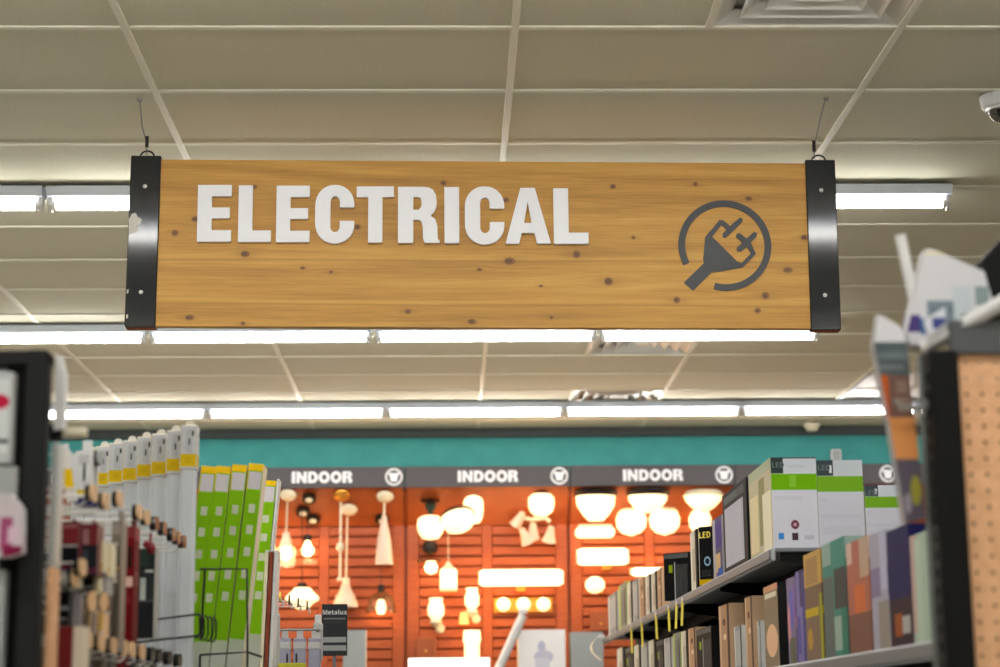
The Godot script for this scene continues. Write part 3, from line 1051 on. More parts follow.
	# --- bay with sconces
	o = thing("drum_globe_lamp", "glowing rounded drum globe under a dark green cap", "lamp", W(431, 540, D), "ceiling lamps under the sloped canopy")
	px_part(o, "canopy", bronze, 430, [[0, 498], [9, 500], [10, 502], [0, 503]], D)
	px_part(o, "cap", paint("verdigris", Color(0.09, 0.16, 0.14), 0.4), 430.5, [[0, 502], [6, 504], [5, 509], [2.5, 512], [2.5, 516], [0, 517]], D)
	px_part(o, "globe", opal, 430.5, [[0, 515], [8, 516], [12.5, 519], [13.5, 526], [12, 533], [8, 538.5], [0, 540]], D)
	bulb_light(o, W(430.5, 527, D) - o.position, 1.1, 0.08)
	o = thing("tilted_bowl_lamp", "large glowing bowl lamp with a dark pan, tilted on the canopy", "lamp", W(462, 535, 13.88), "ceiling lamps under the sloped canopy")
	var tilt := Vector3(deg_to_rad(-22), 0, deg_to_rad(12))
	part(o, "pan", turned([Vector2(0, 0.14), Vector2(0.12, 0.14), Vector2(0.135, 0.115), Vector2(0, 0.115)], 26), bronze, Vector3(-0.01, 0.035, 0), tilt)
	part(o, "bowl", turned([Vector2(0, 0.0), Vector2(0.05, 0.006), Vector2(0.095, 0.03), Vector2(0.125, 0.075), Vector2(0.125, 0.115)], 26), opal, Vector3(-0.01, 0.03, 0), tilt)
	bulb_light(o, Vector3(0, 0.1, 0), 1.2, 0.1)
	o = thing("elbow_glass_lamp", "glowing cylinder glass lamp under a dark round mount", "lamp", W(474, 524, 14.09), "ceiling lamps under the sloped canopy")
	px_part(o, "mount", bronze, 473, [[0, 488.5], [9, 490], [10, 493], [0, 494]], 14.09)
	px_part(o, "cylinder_shade", opal, 473.5, [[0, 493], [8, 494], [10, 499], [10, 510], [9, 518], [6, 523], [0, 524]], 14.09)
	bulb_light(o, W(473.5, 508, 14.09) - o.position, 0.9, 0.06)
	o = thing("cap_sconce", "wall sconce with a dark round cap over a bare bulb", "lamp", W(430, 574, B), "wall lamps on the slats")
	px_part(o, "round_cap", bronze, 430, [[0, 540], [6, 541.5], [8, 547], [7, 552], [0, 555]], B)
	part(o, "arm", swept([W(430, 548, B) - o.position, W(430, 548, 14.28) - o.position], 0.01), bronze)
	px_part(o, "plate", smoke, 429, [[0, 559], [12, 560], [12, 562], [0, 563]], B)
	px_part(o, "bulb", bulb, 431, [[0, 561], [4, 562], [6.5, 567], [5, 572], [0, 574]], B)
	bulb_light(o, W(431, 567, B) - o.position, 0.8)
	o = thing("lantern_pendant", "square glowing lantern with a pointed top", "lamp", W(448.5, 590.5, 14.17), "pendants hanging in the display")
	part(o, "lantern_glass", cube(Vector3(0.125, 0.15, 0.125), 0.012), opal, Vector3(0, 0.08, 0))
	part(o, "peak", turned([Vector2(0.062, 0.155), Vector2(0.03, 0.18), Vector2(0.012, 0.21), Vector2(0, 0.215)], 16), cream)
	part(o, "cord", swept([Vector3(0, 0.21, 0), Vector3(0, W(448.5, 513, 14.17).y - o.position.y, 0)], 0.003), cream)
	part(o, "base_plate", cube(Vector3(0.13, 0.01, 0.13), 0.003), cream, Vector3(0, 0.004, 0))
	bulb_light(o, Vector3(0, 0.08, 0), 0.8, 0.05)
	var wall_z := -14.272
	for q in [[436, 597.5, 8, "frosted jar wall sconce on a curled bracket", 440, "frosted_jar_sconce"], [472, 587.5, 7, "bright glowing tumbler wall sconce with side bracket", 475, "tumbler_sconce"]]:
		o = thing(q[5], q[3], "lamp", W(q[0], q[1] + 33, B), "wall lamps on the slats")
		px_part(o, "shade", opal, q[0], [[0, q[1]], [q[2] - 1, q[1] + 0.5], [q[2] - 2, q[1] + 4], [q[2], q[1] + 9], [q[2], q[1] + 17], [q[2] - 3, q[1] + 21], [0, q[1] + 22]], B)
		px_part(o, "cup", cream, q[0], [[0, q[1] + 21], [5, q[1] + 22], [6, q[1] + 25], [3, q[1] + 29], [0, q[1] + 30]], B)
		var a := W(q[0], q[1] + 28, B) - o.position
		part(o, "bracket", swept([a, a + Vector3(0.01, -0.03, 0.0), a + Vector3(0.03, -0.04, -0.03), a + Vector3(0.03, -0.02, -0.07)], 0.008), cream)
		part(o, "backplate", turned([Vector2(0, 0.0), Vector2(0.035, 0.0), Vector2(0.03, 0.012), Vector2(0, 0.014)], 20), cream, a + Vector3(0.03, -0.02, -0.072), Vector3(PI / 2, 0, 0))
		bulb_light(o, W(q[0], q[1] + 11, B) - o.position, 0.9, 0.05)
	o = thing("small_cream_sconce", "little cream cup sconce beside the tumbler sconce", "lamp", W(464, 624, B), "wall lamps on the slats")
	px_part(o, "cup", glow("dim_cup", Color(0.95, 0.8, 0.5), Color(1.0, 0.7, 0.3), 0.9), 464, [[0, 612], [3, 612.5], [4.5, 617], [5, 624], [0, 624]], B)
	part(o, "arm", swept([W(464, 616, B) - o.position, W(464, 616, 14.28) - o.position], 0.008), cream)
	o = thing("box_sconce", "glowing square-sided wall sconce low on the slats", "lamp", W(472, 658, B), "wall lamps on the slats")
	px_part(o, "shade", opal, 472, [[0, 630], [8, 630.5], [8.5, 636], [9, 640], [7.5, 644], [7.5, 657.5], [0, 658]], B)
	part(o, "backplate", cube(Vector3(0.08, 0.12, 0.02), 0.004), mats.brass, Vector3(0, 0.12, -0.065))
	bulb_light(o, W(472, 643, B) - o.position, 0.9, 0.05)
	# --- vanity bars
	for q in [[480, 562, 569.5, 586, 521, "long glowing vanity bar light on the slats"], [578, 627, 548.5, 565, 607, "shorter glowing vanity bar under the square flush lamp"], [632, 668, 568, 576, 648, "half-hidden glowing vanity bar behind the shelf cartons"]]:
		var a := W(q[0], q[3], B)
		var b := W(q[1], q[2], B)
		o = thing("vanity_bar_light", q[5], "lamp", Vector3((a.x + b.x) * 0.5, a.y, -B), "glowing vanity bars on the slats")
		part(o, "diffuser", cube(Vector3(b.x - a.x, b.y - a.y, 0.07), 0.018), glow("vanity_glass", Color(0.95, 0.92, 0.86), Color(1.0, 0.88, 0.66), 3.2), Vector3(0, (b.y - a.y) * 0.5, 0))
		for s in [-1.0, 1.0]:
			part(o, "end_cap", cube(Vector3(0.012, (b.y - a.y) * 0.9, 0.06), 0.004), cream, Vector3(s * ((b.x - a.x) * 0.5 + 0.005), (b.y - a.y) * 0.5, 0))
		part(o, "mount", cube(Vector3(0.07, 0.05, 0.06), 0.006), mats.brass, Vector3(W(q[4], q[3], B).x - o.position.x, -0.012, -0.035))
		var n := 3 if b.x - a.x > 0.5 else 2
		for k in n:
			bulb_light(o, Vector3((b.x - a.x) * ((k + 0.5) / n - 0.5), (b.y - a.y) * 0.5, 0.05), 0.6, 0.05)
	# --- three-globe bar
	o = thing("three_globe_bar_lamp", "brass bar with three round glowing globes", "lamp", W(523.5, 612.5, B))
	part(o, "backplate", cube(Vector3(0.44, 0.11, 0.02), 0.006), mats.brass, Vector3(0, 0.057, -0.06))
	for x in [503.5, 523.5, 543.5]:
		var g := part(o, "globe", ball(0.051), opal, W(x, 604.5, B) - o.position)
		part(g, "neck", turned([Vector2(0, -0.05), Vector2(0.022, -0.05), Vector2(0.022, -0.03), Vector2(0, -0.03)], 14), mats.brass, Vector3.ZERO, Vector3(PI / 2, 0, 0))
		bulb_light(o, W(x, 604.5, B) - o.position, 0.5, 0.03)
	# --- drum flush and track heads
	o = thing("drum_flush_lamp", "bright glowing drum lamp fixed under the canopy", "lamp", W(542, 516, D), "ceiling lamps under the sloped canopy")
	px_part(o, "pan", bronze, 541.5, [[0, 491], [10, 491.5], [11, 494], [0, 495]], D)
	px_part(o, "drum", opal, 541.5, [[0, 493.5], [10, 494], [13, 498], [13, 506], [11, 512], [6, 515.5], [0, 516]], D)
	bulb_light(o, W(541.5, 504, D) - o.position, 1.2, 0.08)
	o = thing("cluster_spot_lamp", "cluster of cream cone spotlight heads on a bent bar", "lamp", W(536, 548, B), "ceiling lamps under the sloped canopy")
	part(o, "bar", swept([W(520, 517, B) - o.position, W(532, 520, B) - o.position, W(545, 518, B) - o.position, W(550, 522, B) - o.position], 0.018), cream)
	part(o, "stem", swept([W(535, 519, B) - o.position, W(535, 508, 14.18) - o.position], 0.012), cream)
	for q in [[519, 519, 150.0, 0.05], [525, 536, 205.0, 0.055], [533, 531, 180.0, 0.05], [550, 534, 170.0, 0.055]]:
		var h := part(o, "spot_head", turned([Vector2(0.0, 0.13 * 0.5), Vector2(0.022, 0.06), Vector2(0.03, 0.02), Vector2(q[3], -0.06), Vector2(q[3] - 0.008, -0.06), Vector2(0.0, 0.0)], 20), off, W(q[0], q[1], 14.17) - o.position, Vector3(deg_to_rad(18), 0, deg_to_rad(q[2] + 180.0)))
		part(h, "bulb", ball(0.03, 1.0, 14), bulb if q[0] == 533 else off, Vector3(0, -0.045, 0))
	# --- large bowls
	var F := 13.99
	for q in [[596, 489.5, 22, 32, true, "wide glowing flush bowl with a thick dark rim"], [648, 489, 22, 24, true, "glowing flush bowl with thin dark rim above two bowls"], [703.5, 490, 21, 21, false, "wide plain glowing flush bowl above the black cartons"]]:
		o = thing("flush_bowl_lamp", q[5], "lamp", W(q[0], q[1] + q[3], F), "large glowing bowls under the canopy")
		var w: float = q[2]
		if q[4]:
			px_part(o, "rim", bronze, q[0], [[0, q[1]], [w - 3, q[1] + 0.5], [w, q[1] + 3], [w - 1, q[1] + 7], [0, q[1] + 8]], F)
		else:
			px_part(o, "rim", cream, q[0], [[0, q[1]], [w - 4, q[1] + 1], [w, q[1] + 6], [0, q[1] + 8]], F)
		px_part(o, "bowl", opal, q[0], [[w - 2, q[1] + 6], [w - 3, q[1] + q[3] * 0.5], [w - 9, q[1] + q[3] * 0.8], [w * 0.35, q[1] + q[3] - 1], [0, q[1] + q[3]]], F)
		px_part(o, "finial", bronze, q[0], [[0, q[1] + q[3] - 1], [1.3, q[1] + q[3]], [0, q[1] + q[3] + 2.5]], F)
		bulb_light(o, W(q[0], q[1] + q[3] * 0.5, F) - o.position, 1.3, 0.1)
	for q in [[631.5, 523, 15.5, "round glowing bowl lamp between the vanity bars and its twin bowl"], [665, 522.5, 15.5, "round glowing bowl lamp between its twin and the plain wide bowl"], [700.5, 523, 11.5, "small round glowing bowl under the plain wide bowl"]]:
		o = thing("round_bowl_lamp", q[3], "lamp", W(q[0], q[1] + 13, B), "small round bowls under the large ones")
		var w: float = q[2]
		px_part(o, "bowl", opal, q[0], [[w - 3, q[1] - 12], [w, q[1] - 4], [w - 1, q[1] + 4], [w - 6, q[1] + 10], [0, q[1] + 13]], B)
		px_part(o, "pan", cream, q[0], [[0, q[1] - 15], [w - 4, q[1] - 14], [w - 2.5, q[1] - 11], [0, q[1] - 11]], B)
		part(o, "stem", swept([W(q[0], q[1] - 14, B) - o.position, W(q[0], q[1] - 22, B) - o.position], 0.01), cream)
		bulb_light(o, W(q[0], q[1], B) - o.position, 1.0, 0.08)
	o = thing("square_flush_lamp", "flat square glowing lamp right under the rimmed bowl", "lamp", W(595, 538.5, B))
	part(o, "glass_panel", cube(Vector3(0.29, 0.075, 0.12), 0.02), opal, Vector3(0, 0.045, 0))
	part(o, "pan", cube(Vector3(0.25, 0.02, 0.11), 0.004), cream, Vector3(0, 0.092, 0))
	bulb_light(o, Vector3(0, 0.05, 0.0), 0.8, 0.05)
	o = thing("ball_sconce", "glowing ball wall sconce under the shorter vanity bar", "lamp", W(595, 598, B), "wall lamps on the slats")
	part(o, "globe", ball(0.073, 0.85), opal, W(595, 585, B) - o.position)
	part(o, "bracket", swept([W(598, 592, B) - o.position, W(602, 593, B) - o.position, W(602, 592, 14.28) - o.position], 0.012), mats.brass)
	bulb_light(o, W(595, 585, B) - o.position, 0.8, 0.05)
	# --- switch plate boxes on the slats
	for q in [[426, 648, "orange-brown blank box low on the slats by the cap sconce"], [601, 621, "orange-brown blank box low on the slats by the ball sconce"]]:
		o = thing("outlet_box", q[2], "outlet box", W(q[0], q[1] + 10, 14.25))
		part(o, "box", cube(Vector3(0.15, 0.15, 0.03), 0.004), paint("outlet_brown", Color(0.6, 0.3, 0.13), 0.5), Vector3(0, 0.075, 0))
		part(o, "knockout", turned([Vector2(0, 0.004), Vector2(0.01, 0.003), Vector2(0.011, 0)], 12), mats.brass, Vector3(0, 0.05, 0.015), Vector3(PI / 2, 0, 0))


# ---------------------------------------------------------------- low gondola before the display
func build_low_gondola() -> void:
	var o := thing("low_gondola", "low shelf unit across the aisle end before the lighting display", "shelf unit", Vector3(0.2, 0, -13.4))
	part(o, "body", cube(Vector3(3.2, 1.7, 0.5), 0.004), mats.fixture_dark, Vector3(0, 0.85, 0))
	part(o, "top_deck", cube(Vector3(3.24, 0.04, 0.6), 0.004), mats.shelf_grey, Vector3(0, 1.72, 0))
	part(o, "kick_plate", cube(Vector3(3.22, 0.1, 0.56), 0.004), mats.fixture_black, Vector3(0, 0.05, 0))
	var lamp_print := art("lamp_print", Color(0.98, 0.97, 0.98), [[0.42, 0.2, 0.58, 0.42, Color(0.78, 0.78, 0.87), 1], [0.34, 0.36, 0.74, 0.6, Color(0.8, 0.8, 0.88), 1], [0.36, 0.5, 0.66, 0.95, Color(0.86, 0.86, 0.91)]])
	var list := [
		[518, 565, 630, 0.25, "white carton printed with a pale lamp picture, before the sconces", lamp_print, mats.cream, 0.22],
		[570.5, 603, 632, 0.2, "plain grey carton beside the lamp-picture carton", mats.grey_card, mats.grey_card, 0.2],
		[343, 365.5, 630, 0.2, "plain grey upright carton behind the black price placard", mats.grey_card, mats.white_card, 0.15],
	]
	for q in list:
		var a := W(q[0], q[2], 13.26)
		var b := W(q[1], q[2], 13.26)
		var c := thing("display_carton", q[4], "carton", Vector3((a.x + b.x) * 0.5, 1.74, -13.36), "cartons on the low unit before the display")
		part(c, "body", carton_mesh(Vector3(b.x - a.x, a.y - 1.74, q[7]), q[6], q[5], q[6]), null)
		part(c, "tape", cube(Vector3((b.x - a.x) * 0.98, 0.001, 0.04), 0.0), mats.cream, Vector3(0, a.y - 1.74 + 0.0005, 0))
	var pa := W(408, 658, 13.3)
	var pb := W(490, 658, 13.3)
	var lp := thing("light_panel", "low wide glowing white light panel under the wall sconces", "lamp", Vector3((pa.x + pb.x) * 0.5, 1.74, -13.4))
	part(lp, "diffuser", cube(Vector3(pb.x - pa.x, pa.y - 1.74, 0.05), 0.006), glow("panel_glow", Color(0.95, 0.95, 0.95), Color(1.0, 0.98, 0.94), 1.3), Vector3(0, (pa.y - 1.74) * 0.5, 0))
	part(lp, "back_frame", cube(Vector3(pb.x - pa.x - 0.01, pa.y - 1.74, 0.02), 0.003), mats.white_card, Vector3(0, (pa.y - 1.74) * 0.5, -0.036))
	bulb_light(lp, Vector3(0, (pa.y - 1.74) * 0.5, 0.06), 0.6, 0.08)
	var s0 := W(489, 690, 13.2)
	var s1 := W(523, 615, 13.24)
	var d := (s1 - s0).normalized()
	s0 = s0 + d * ((1.742 - s0.y) / d.y)
	var st := thing("leaning_light_stick", "pale grey light stick leaning upright beside the lamp-picture carton", "lamp", s0)
	part(st, "shaft", swept([Vector3.ZERO, s1 - s0], 0.032, 4), mats.white_card)
	part(st, "tip", turned([Vector2(0, 0), Vector2(0.03, 0.01), Vector2(0.032, 0.03), Vector2(0.02, 0.05), Vector2(0, 0.055)], 14), mats.white_card, s1 - s0)


# ---------------------------------------------------------------- right-hand gondola
func build_right_gondola() -> void:
	var o := thing("right_gondola", "long grey shelf unit of lamp cartons along the aisle's right side", "shelf unit", Vector3(1.13, 0, -7.3))
	var y_up := 1.984
	var y_low := 1.657
	part(o, "back_panel", cube(Vector3(0.03, 1.98, 8.0), 0.002), mats.fixture_black, Vector3(0.22, 0.99, 0))
	part(o, "base_deck", cube(Vector3(0.46, 0.16, 7.9), 0.004), mats.fixture_dark, Vector3(0, 0.08, 0))
	# shelves: [surface y, far, near]
	for s in [[y_up, 11.25, 5.3], [y_low, 11.25, 3.42], [1.3, 11.25, 3.42], [0.85, 11.25, 3.42]]:
		var ln: float = s[1] - s[2]
		var zc: float = -(s[1] + s[2]) * 0.5 + 7.3
		var sh := part(o, "shelf", cube(Vector3(0.43, 0.012, ln), 0.002), mats.shelf_grey, Vector3(-0.005, s[0] - 0.006, zc))
		part(sh, "front_lip", cube(Vector3(0.012, 0.036, ln), 0.003), mats.rail_grey, Vector3(-0.221, -0.012, 0))
		part(sh, "price_rail", cube(Vector3(0.004, 0.026, ln - 0.02), 0.001), mats.shelf_grey, Vector3(-0.2295, -0.012, 0))
		part(sh, "rear_stiffener", cube(Vector3(0.02, 0.05, ln), 0.002), mats.fixture_black, Vector3(-0.03, -0.031, 0))
		var z := ln * 0.5 - 0.012
		while z > -ln * 0.5:
			var br := MB.new()
			br.plate(PackedVector2Array([Vector2(0.2, 0.0), Vector2(0.2, -0.09), Vector2(-0.2, -0.028), Vector2(-0.2, 0.0)]), -0.002, 0.002)
			part(sh, "bracket", br.done(), mats.fixture_black, Vector3(0.0, -0.0065, z))
			z -= 1.21
	var z2 := 3.9
	for z in [-3.9, -2.7, -1.5, -0.3, 0.9, 2.1, 3.3]:
		part(o, "upright", cube(Vector3(0.05, 2.0, 0.04), 0.002), mats.fixture_black, Vector3(0.19, 1.0, z))
	# ---- goods on the top shelf (distance from where each crosses the shelf's front edge)
	var wood_side := art("amber_side", Color(0.80, 0.76, 0.62), [[0.05, 0.3, 0.4, 0.95, Color(0.93, 0.86, 0.68)], [0.45, 0.15, 0.7, 0.9, Color(0.60, 0.58, 0.38)], [0.6, 0.35, 0.95, 1.0, Color(0.95, 0.92, 0.8)], [0.0, 0.0, 1.0, 0.12, Color(0.72, 0.75, 0.62)]])
	var specs := art("green_front", Color(0.80, 0.80, 0.84), [[0, 0, 0.28, 0.18, Color(0.2, 0.24, 0.24)], [0.28, 0.0, 1.0, 0.02, Color(0.3, 0.32, 0.32)], [0.3, 0.03, 0.97, 0.17, Color(0.76, 0.78, 0.8)], [0.38, 0.09, 0.75, 0.11, Color(0.6, 0.63, 0.65), 2], [0, 0.185, 1, 0.36, Color(0.42, 0.66, 0.05)], [0.4, 0.2, 0.55, 0.33, Color(0.5, 0.72, 0.2)], [0.06, 0.43, 0.7, 0.47, Color(0.68, 0.68, 0.72), 2], [0.4, 0.69, 0.58, 0.79, Color(0.42, 0.2, 0.28), 1], [0.46, 0.72, 0.53, 0.76, Color(0.75, 0.6, 0.65)], [0.12, 0.83, 0.24, 0.9, Color(0.2, 0.5, 0.78)], [0.42, 0.83, 0.55, 0.91, Color(0.28, 0.2, 0.24)], [0.7, 0.86, 0.9, 0.9, Color(0.35, 0.35, 0.38), 2]], 0.4, 128, 192)
	var specs2 := art("green_front_plain", Color(0.77, 0.77, 0.81), [[0, 0, 0.36, 0.18, Color(0.24, 0.28, 0.3)], [0.4, 0.03, 0.98, 0.17, Color(0.74, 0.77, 0.79)], [0.28, 0.06, 0.33, 0.15, Color(0.85, 0.87, 0.88)], [0, 0.185, 1, 0.36, Color(0.44, 0.64, 0.14)], [0.06, 0.43, 0.2, 0.47, Color(0.66, 0.66, 0.7), 2], [0.06, 0.62, 0.95, 0.66, Color(0.68, 0.68, 0.72), 2], [0.1, 0.76, 0.9, 0.85, Color(0.68, 0.68, 0.72), 2]], 0.4, 128, 192)
	var led := []
	for q in [[772, 817.5, 457, 548, specs, "tall white and green carton with round seal, at the shelf end"], [818, 864, 460, 548, specs2, "tall white and green carton without seal, second from the aisle edge"], [865.5, 904, 485, 548, specs2, "shorter white and green carton, third from the aisle edge"]]:
		var zn := 5.34
		var a := W(q[0], (q[2] + q[3]) * 0.5, zn)
		var b := W(q[1], (q[2] + q[3]) * 0.5, zn)
		b.y = W(q[1], q[2], zn).y
		var c := thing("green_white_carton", q[5], "carton", Vector3((a.x + b.x) * 0.5, y_up, -(zn + 0.205)), "white and green cartons at the top shelf end")
		part(c, "body", carton_mesh(Vector3(b.x - a.x, b.y - y_up, 0.41), wood_side, q[4], mats.white_card), null)
		words(c, "lettering", "LED", 0.015, paint("led_grey", Color(0.36, 0.40, 0.40), 0.6), Vector3(-(b.x - a.x) * 0.34, b.y - y_up - 0.022, 0.2052), 0.0004)
	var e_white := art("white_panel", Color(0.13, 0.14, 0.15), [[0.08, 0.2, 0.86, 0.93, Color(0.76, 0.76, 0.8)], [0.05, 0.05, 0.9, 0.15, Color(0.3, 0.33, 0.34)], [0.1, 0.07, 0.6, 0.13, Color(0.5, 0.55, 0.56), 2], [0.8, 0.2, 0.84, 0.9, Color(0.5, 0.5, 0.55), 2]])
	var e_black := art("black_yellow", Color(0.09, 0.09, 0.1), [[0, 0, 0.06, 1, Color(0.75, 0.75, 0.7)], [0, 0.91, 1, 1.0, Color(0.9, 0.75, 0.05)], [0.4, 0.52, 0.9, 0.68, Color(0.6, 0.75, 0.85), 1], [0.48, 0.55, 0.82, 0.65, Color(0.12, 0.15, 0.2), 1], [0.2, 0.75, 0.9, 0.86, Color(0.4, 0.4, 0.4), 2]])
	var e_purple := art("purple_card", Color(0.35, 0.32, 0.48), [[0, 0, 0.3, 1, Color(0.7, 0.68, 0.7)], [0.3, 0.1, 1, 0.5, Color(0.30, 0.24, 0.55)], [0.3, 0.6, 0.8, 0.9, Color(0.85, 0.72, 0.5)], [0.5, 0.85, 1.0, 1.0, Color(0.1, 0.35, 0.7)]])
	var e_frame := art("black_frame", Color(0.08, 0.08, 0.085), [[0.02, 0.02, 0.98, 0.12, Color(0.35, 0.36, 0.36)], [0.42, 0.2, 0.46, 1, Color(0.7, 0.7, 0.7)], [0.5, 0.25, 0.95, 0.95, Color(0.55, 0.56, 0.56), 2], [0.2, 0.25, 0.35, 0.42, Color(0.55, 0.65, 0.1)]])
	var e_cream := art("cream_side", Color(0.85, 0.82, 0.74), [[0.0, 0, 0.18, 1, Color(0.95, 0.94, 0.88)], [0.75, 0, 1, 1, Color(0.14, 0.13, 0.12)], [0.3, 0.3, 0.7, 0.85, Color(0.76, 0.7, 0.62)]])
	var e_grey := art("grey_side", Color(0.62, 0.62, 0.62), [[0, 0, 0.15, 1, Color(0.9, 0.9, 0.88)], [0.2, 0.1, 0.9, 0.85, Color(0.72, 0.71, 0.70)], [0.85, 0, 1, 1, Color(0.2, 0.2, 0.2)]])
	var e_olive := art("olive_side", Color(0.56, 0.57, 0.5), [[0, 0, 0.2, 1, Color(0.78, 0.82, 0.35)], [0.3, 0.15, 0.9, 0.9, Color(0.48, 0.48, 0.46)], [0.75, 0.1, 0.9, 0.95, Color(0.2, 0.2, 0.2), 1]])
	var e_tan := art("tan_side", Color(0.74, 0.58, 0.44), [[0, 0, 0.2, 1, Color(0.86, 0.72, 0.58)], [0.35, 0.2, 0.65, 0.3, Color(0.45, 0.3, 0.22), 1], [0.4, 0.42, 0.7, 0.5, Color(0.92, 0.82, 0.66), 1], [0.8, 0, 1, 1, Color(0.35, 0.25, 0.2)]])
	var e_oval := art("oval_side", Color(0.58, 0.5, 0.4), [[0.0, 0.0, 1, 0.08, Color(0.85, 0.62, 0.48)], [0.1, 0.1, 0.9, 0.16, Color(0.93, 0.88, 0.78)], [0.12, 0.48, 0.92, 0.88, Color(0.94, 0.76, 0.6), 1]])
	var e_pink := art("pink_side", Color(0.52, 0.46, 0.58), [[0.0, 0.3, 0.4, 0.75, Color(0.82, 0.55, 0.58), 1], [0.35, 0.15, 0.7, 0.6, Color(0.42, 0.42, 0.75)], [0.2, 0.7, 0.9, 1, Color(0.4, 0.4, 0.32)], [0.7, 0.1, 1, 0.5, Color(0.55, 0.42, 0.66)]])
	var e_blue := art("lilac_side", Color(0.5, 0.46, 0.66), [[0.1, 0.5, 0.6, 0.9, Color(0.36, 0.34, 0.6)], [0.6, 0.0, 1, 0.4, Color(0.3, 0.26, 0.4)]])
	var e_yellow := art("yellow_side", Color(0.52, 0.42, 0.34), [[0.0, 0, 1, 0.32, Color(0.82, 0.66, 0.36)], [0.1, 0.05, 0.8, 0.3, Color(0.72, 0.56, 0.36)], [0.0, 0.52, 0.8, 0.6, Color(0.8, 0.68, 0.15)], [0.1, 0.7, 0.4, 0.9, Color(0.76, 0.58, 0.26), 1], [0.85, 0.4, 1, 1, Color(0.65, 0.64, 0.16)]])
	var e_teal := art("teal_side", Color(0.3, 0.56, 0.5), [[0, 0, 0.4, 0.2, Color(0.6, 0.7, 0.66)], [0.5, 0.25, 1, 0.6, Color(0.3, 0.3, 0.29)], [0.0, 0.3, 0.45, 1, Color(0.4, 0.44, 0.42)], [0.45, 0.66, 0.75, 0.95, Color(0.62, 0.72, 0.66)], [0.75, 0.6, 1, 1, Color(0.24, 0.5, 0.42)]])
	var e_orange := art("orange_side", Color(0.72, 0.44, 0.36), [[0, 0, 0.25, 0.2, Color(0.86, 0.74, 0.68)], [0.3, 0.4, 0.8, 0.65, Color(0.85, 0.46, 0.26)], [0, 0.65, 1, 1, Color(0.52, 0.36, 0.3)], [0.6, 0, 1, 0.35, Color(0.78, 0.66, 0.56)]])
	var e_lilac := art("pale_lilac_side", Color(0.68, 0.66, 0.72), [[0, 0.3, 0.6, 0.55, Color(0.56, 0.5, 0.62)], [0.4, 0.6, 1, 1, Color(0.62, 0.58, 0.54)], [0.6, 0, 1, 0.5, Color(0.74, 0.74, 0.82)]])
	var e_navy := art("navy_side", Color(0.13, 0.13, 0.33), [[0, 0.6, 1, 1, Color(0.24, 0.17, 0.2)], [0.2, 0.72, 0.55, 0.92, Color(0.62, 0.32, 0.14)], [0.55, 0.75, 0.9, 0.9, Color(0.7, 0.68, 0.66)]])
	var e_mint := art("mint_side", Color(0.68, 0.76, 0.68), [[0, 0, 0.35, 0.9, Color(0.78, 0.66, 0.62)], [0.2, 0.05, 0.5, 1, Color(0.74, 0.8, 0.72)], [0.8, 0, 1, 1, Color(0.58, 0.68, 0.62)]])
	# [near x, far x (where the aisle face meets the picture), top y, material, depth from the aisle edge, label]
	var top_row := [
		[746, 722, 487, e_white, 0.30, "black-edged panel box with a large white face"],
		[721, 712, 518, e_purple, 0.2, "narrow purple and silver package beside the panel box"],
		[710.5, 697.5, 527, e_black, 0.18, "black package with yellow foot and yellow lettering"],
		[696, 690, 531, e_cream, 0.16, "slim cream and black carton next to the yellow-footed package"],
		[688, 663, 553, e_frame, 0.18, "wide black package with grey text window"],
		[661, 657, 569, e_tan, 0.2, "slim tan-edged carton beside the grey-window package"],
		[656, 651, 572, e_cream, 0.2, "slim cream carton beside the slim tan-edged one"],
		[650, 645.5, 575, e_cream, 0.2, "slim cream carton beside the slim tan one"],
		[644.5, 639, 578, e_tan, 0.2, "slim tan carton on the top shelf"],
		[638, 632.5, 580, e_grey, 0.2, "slim pale grey carton on the top shelf"],
		[631.5, 627, 582, e_cream, 0.2, "slim cream carton beside the lime-edged olive carton"],
		[626, 618.5, 584, e_olive, 0.25, "olive and grey carton with a lime edge"],
		[617, 608, 594, e_grey, 0.25, "grey carton at the far end of the top shelf"],
	]
	var edge := 0.912
	for q in top_row:
		shelf_carton(q, edge, y_up, "cartons standing on the top shelf", true)
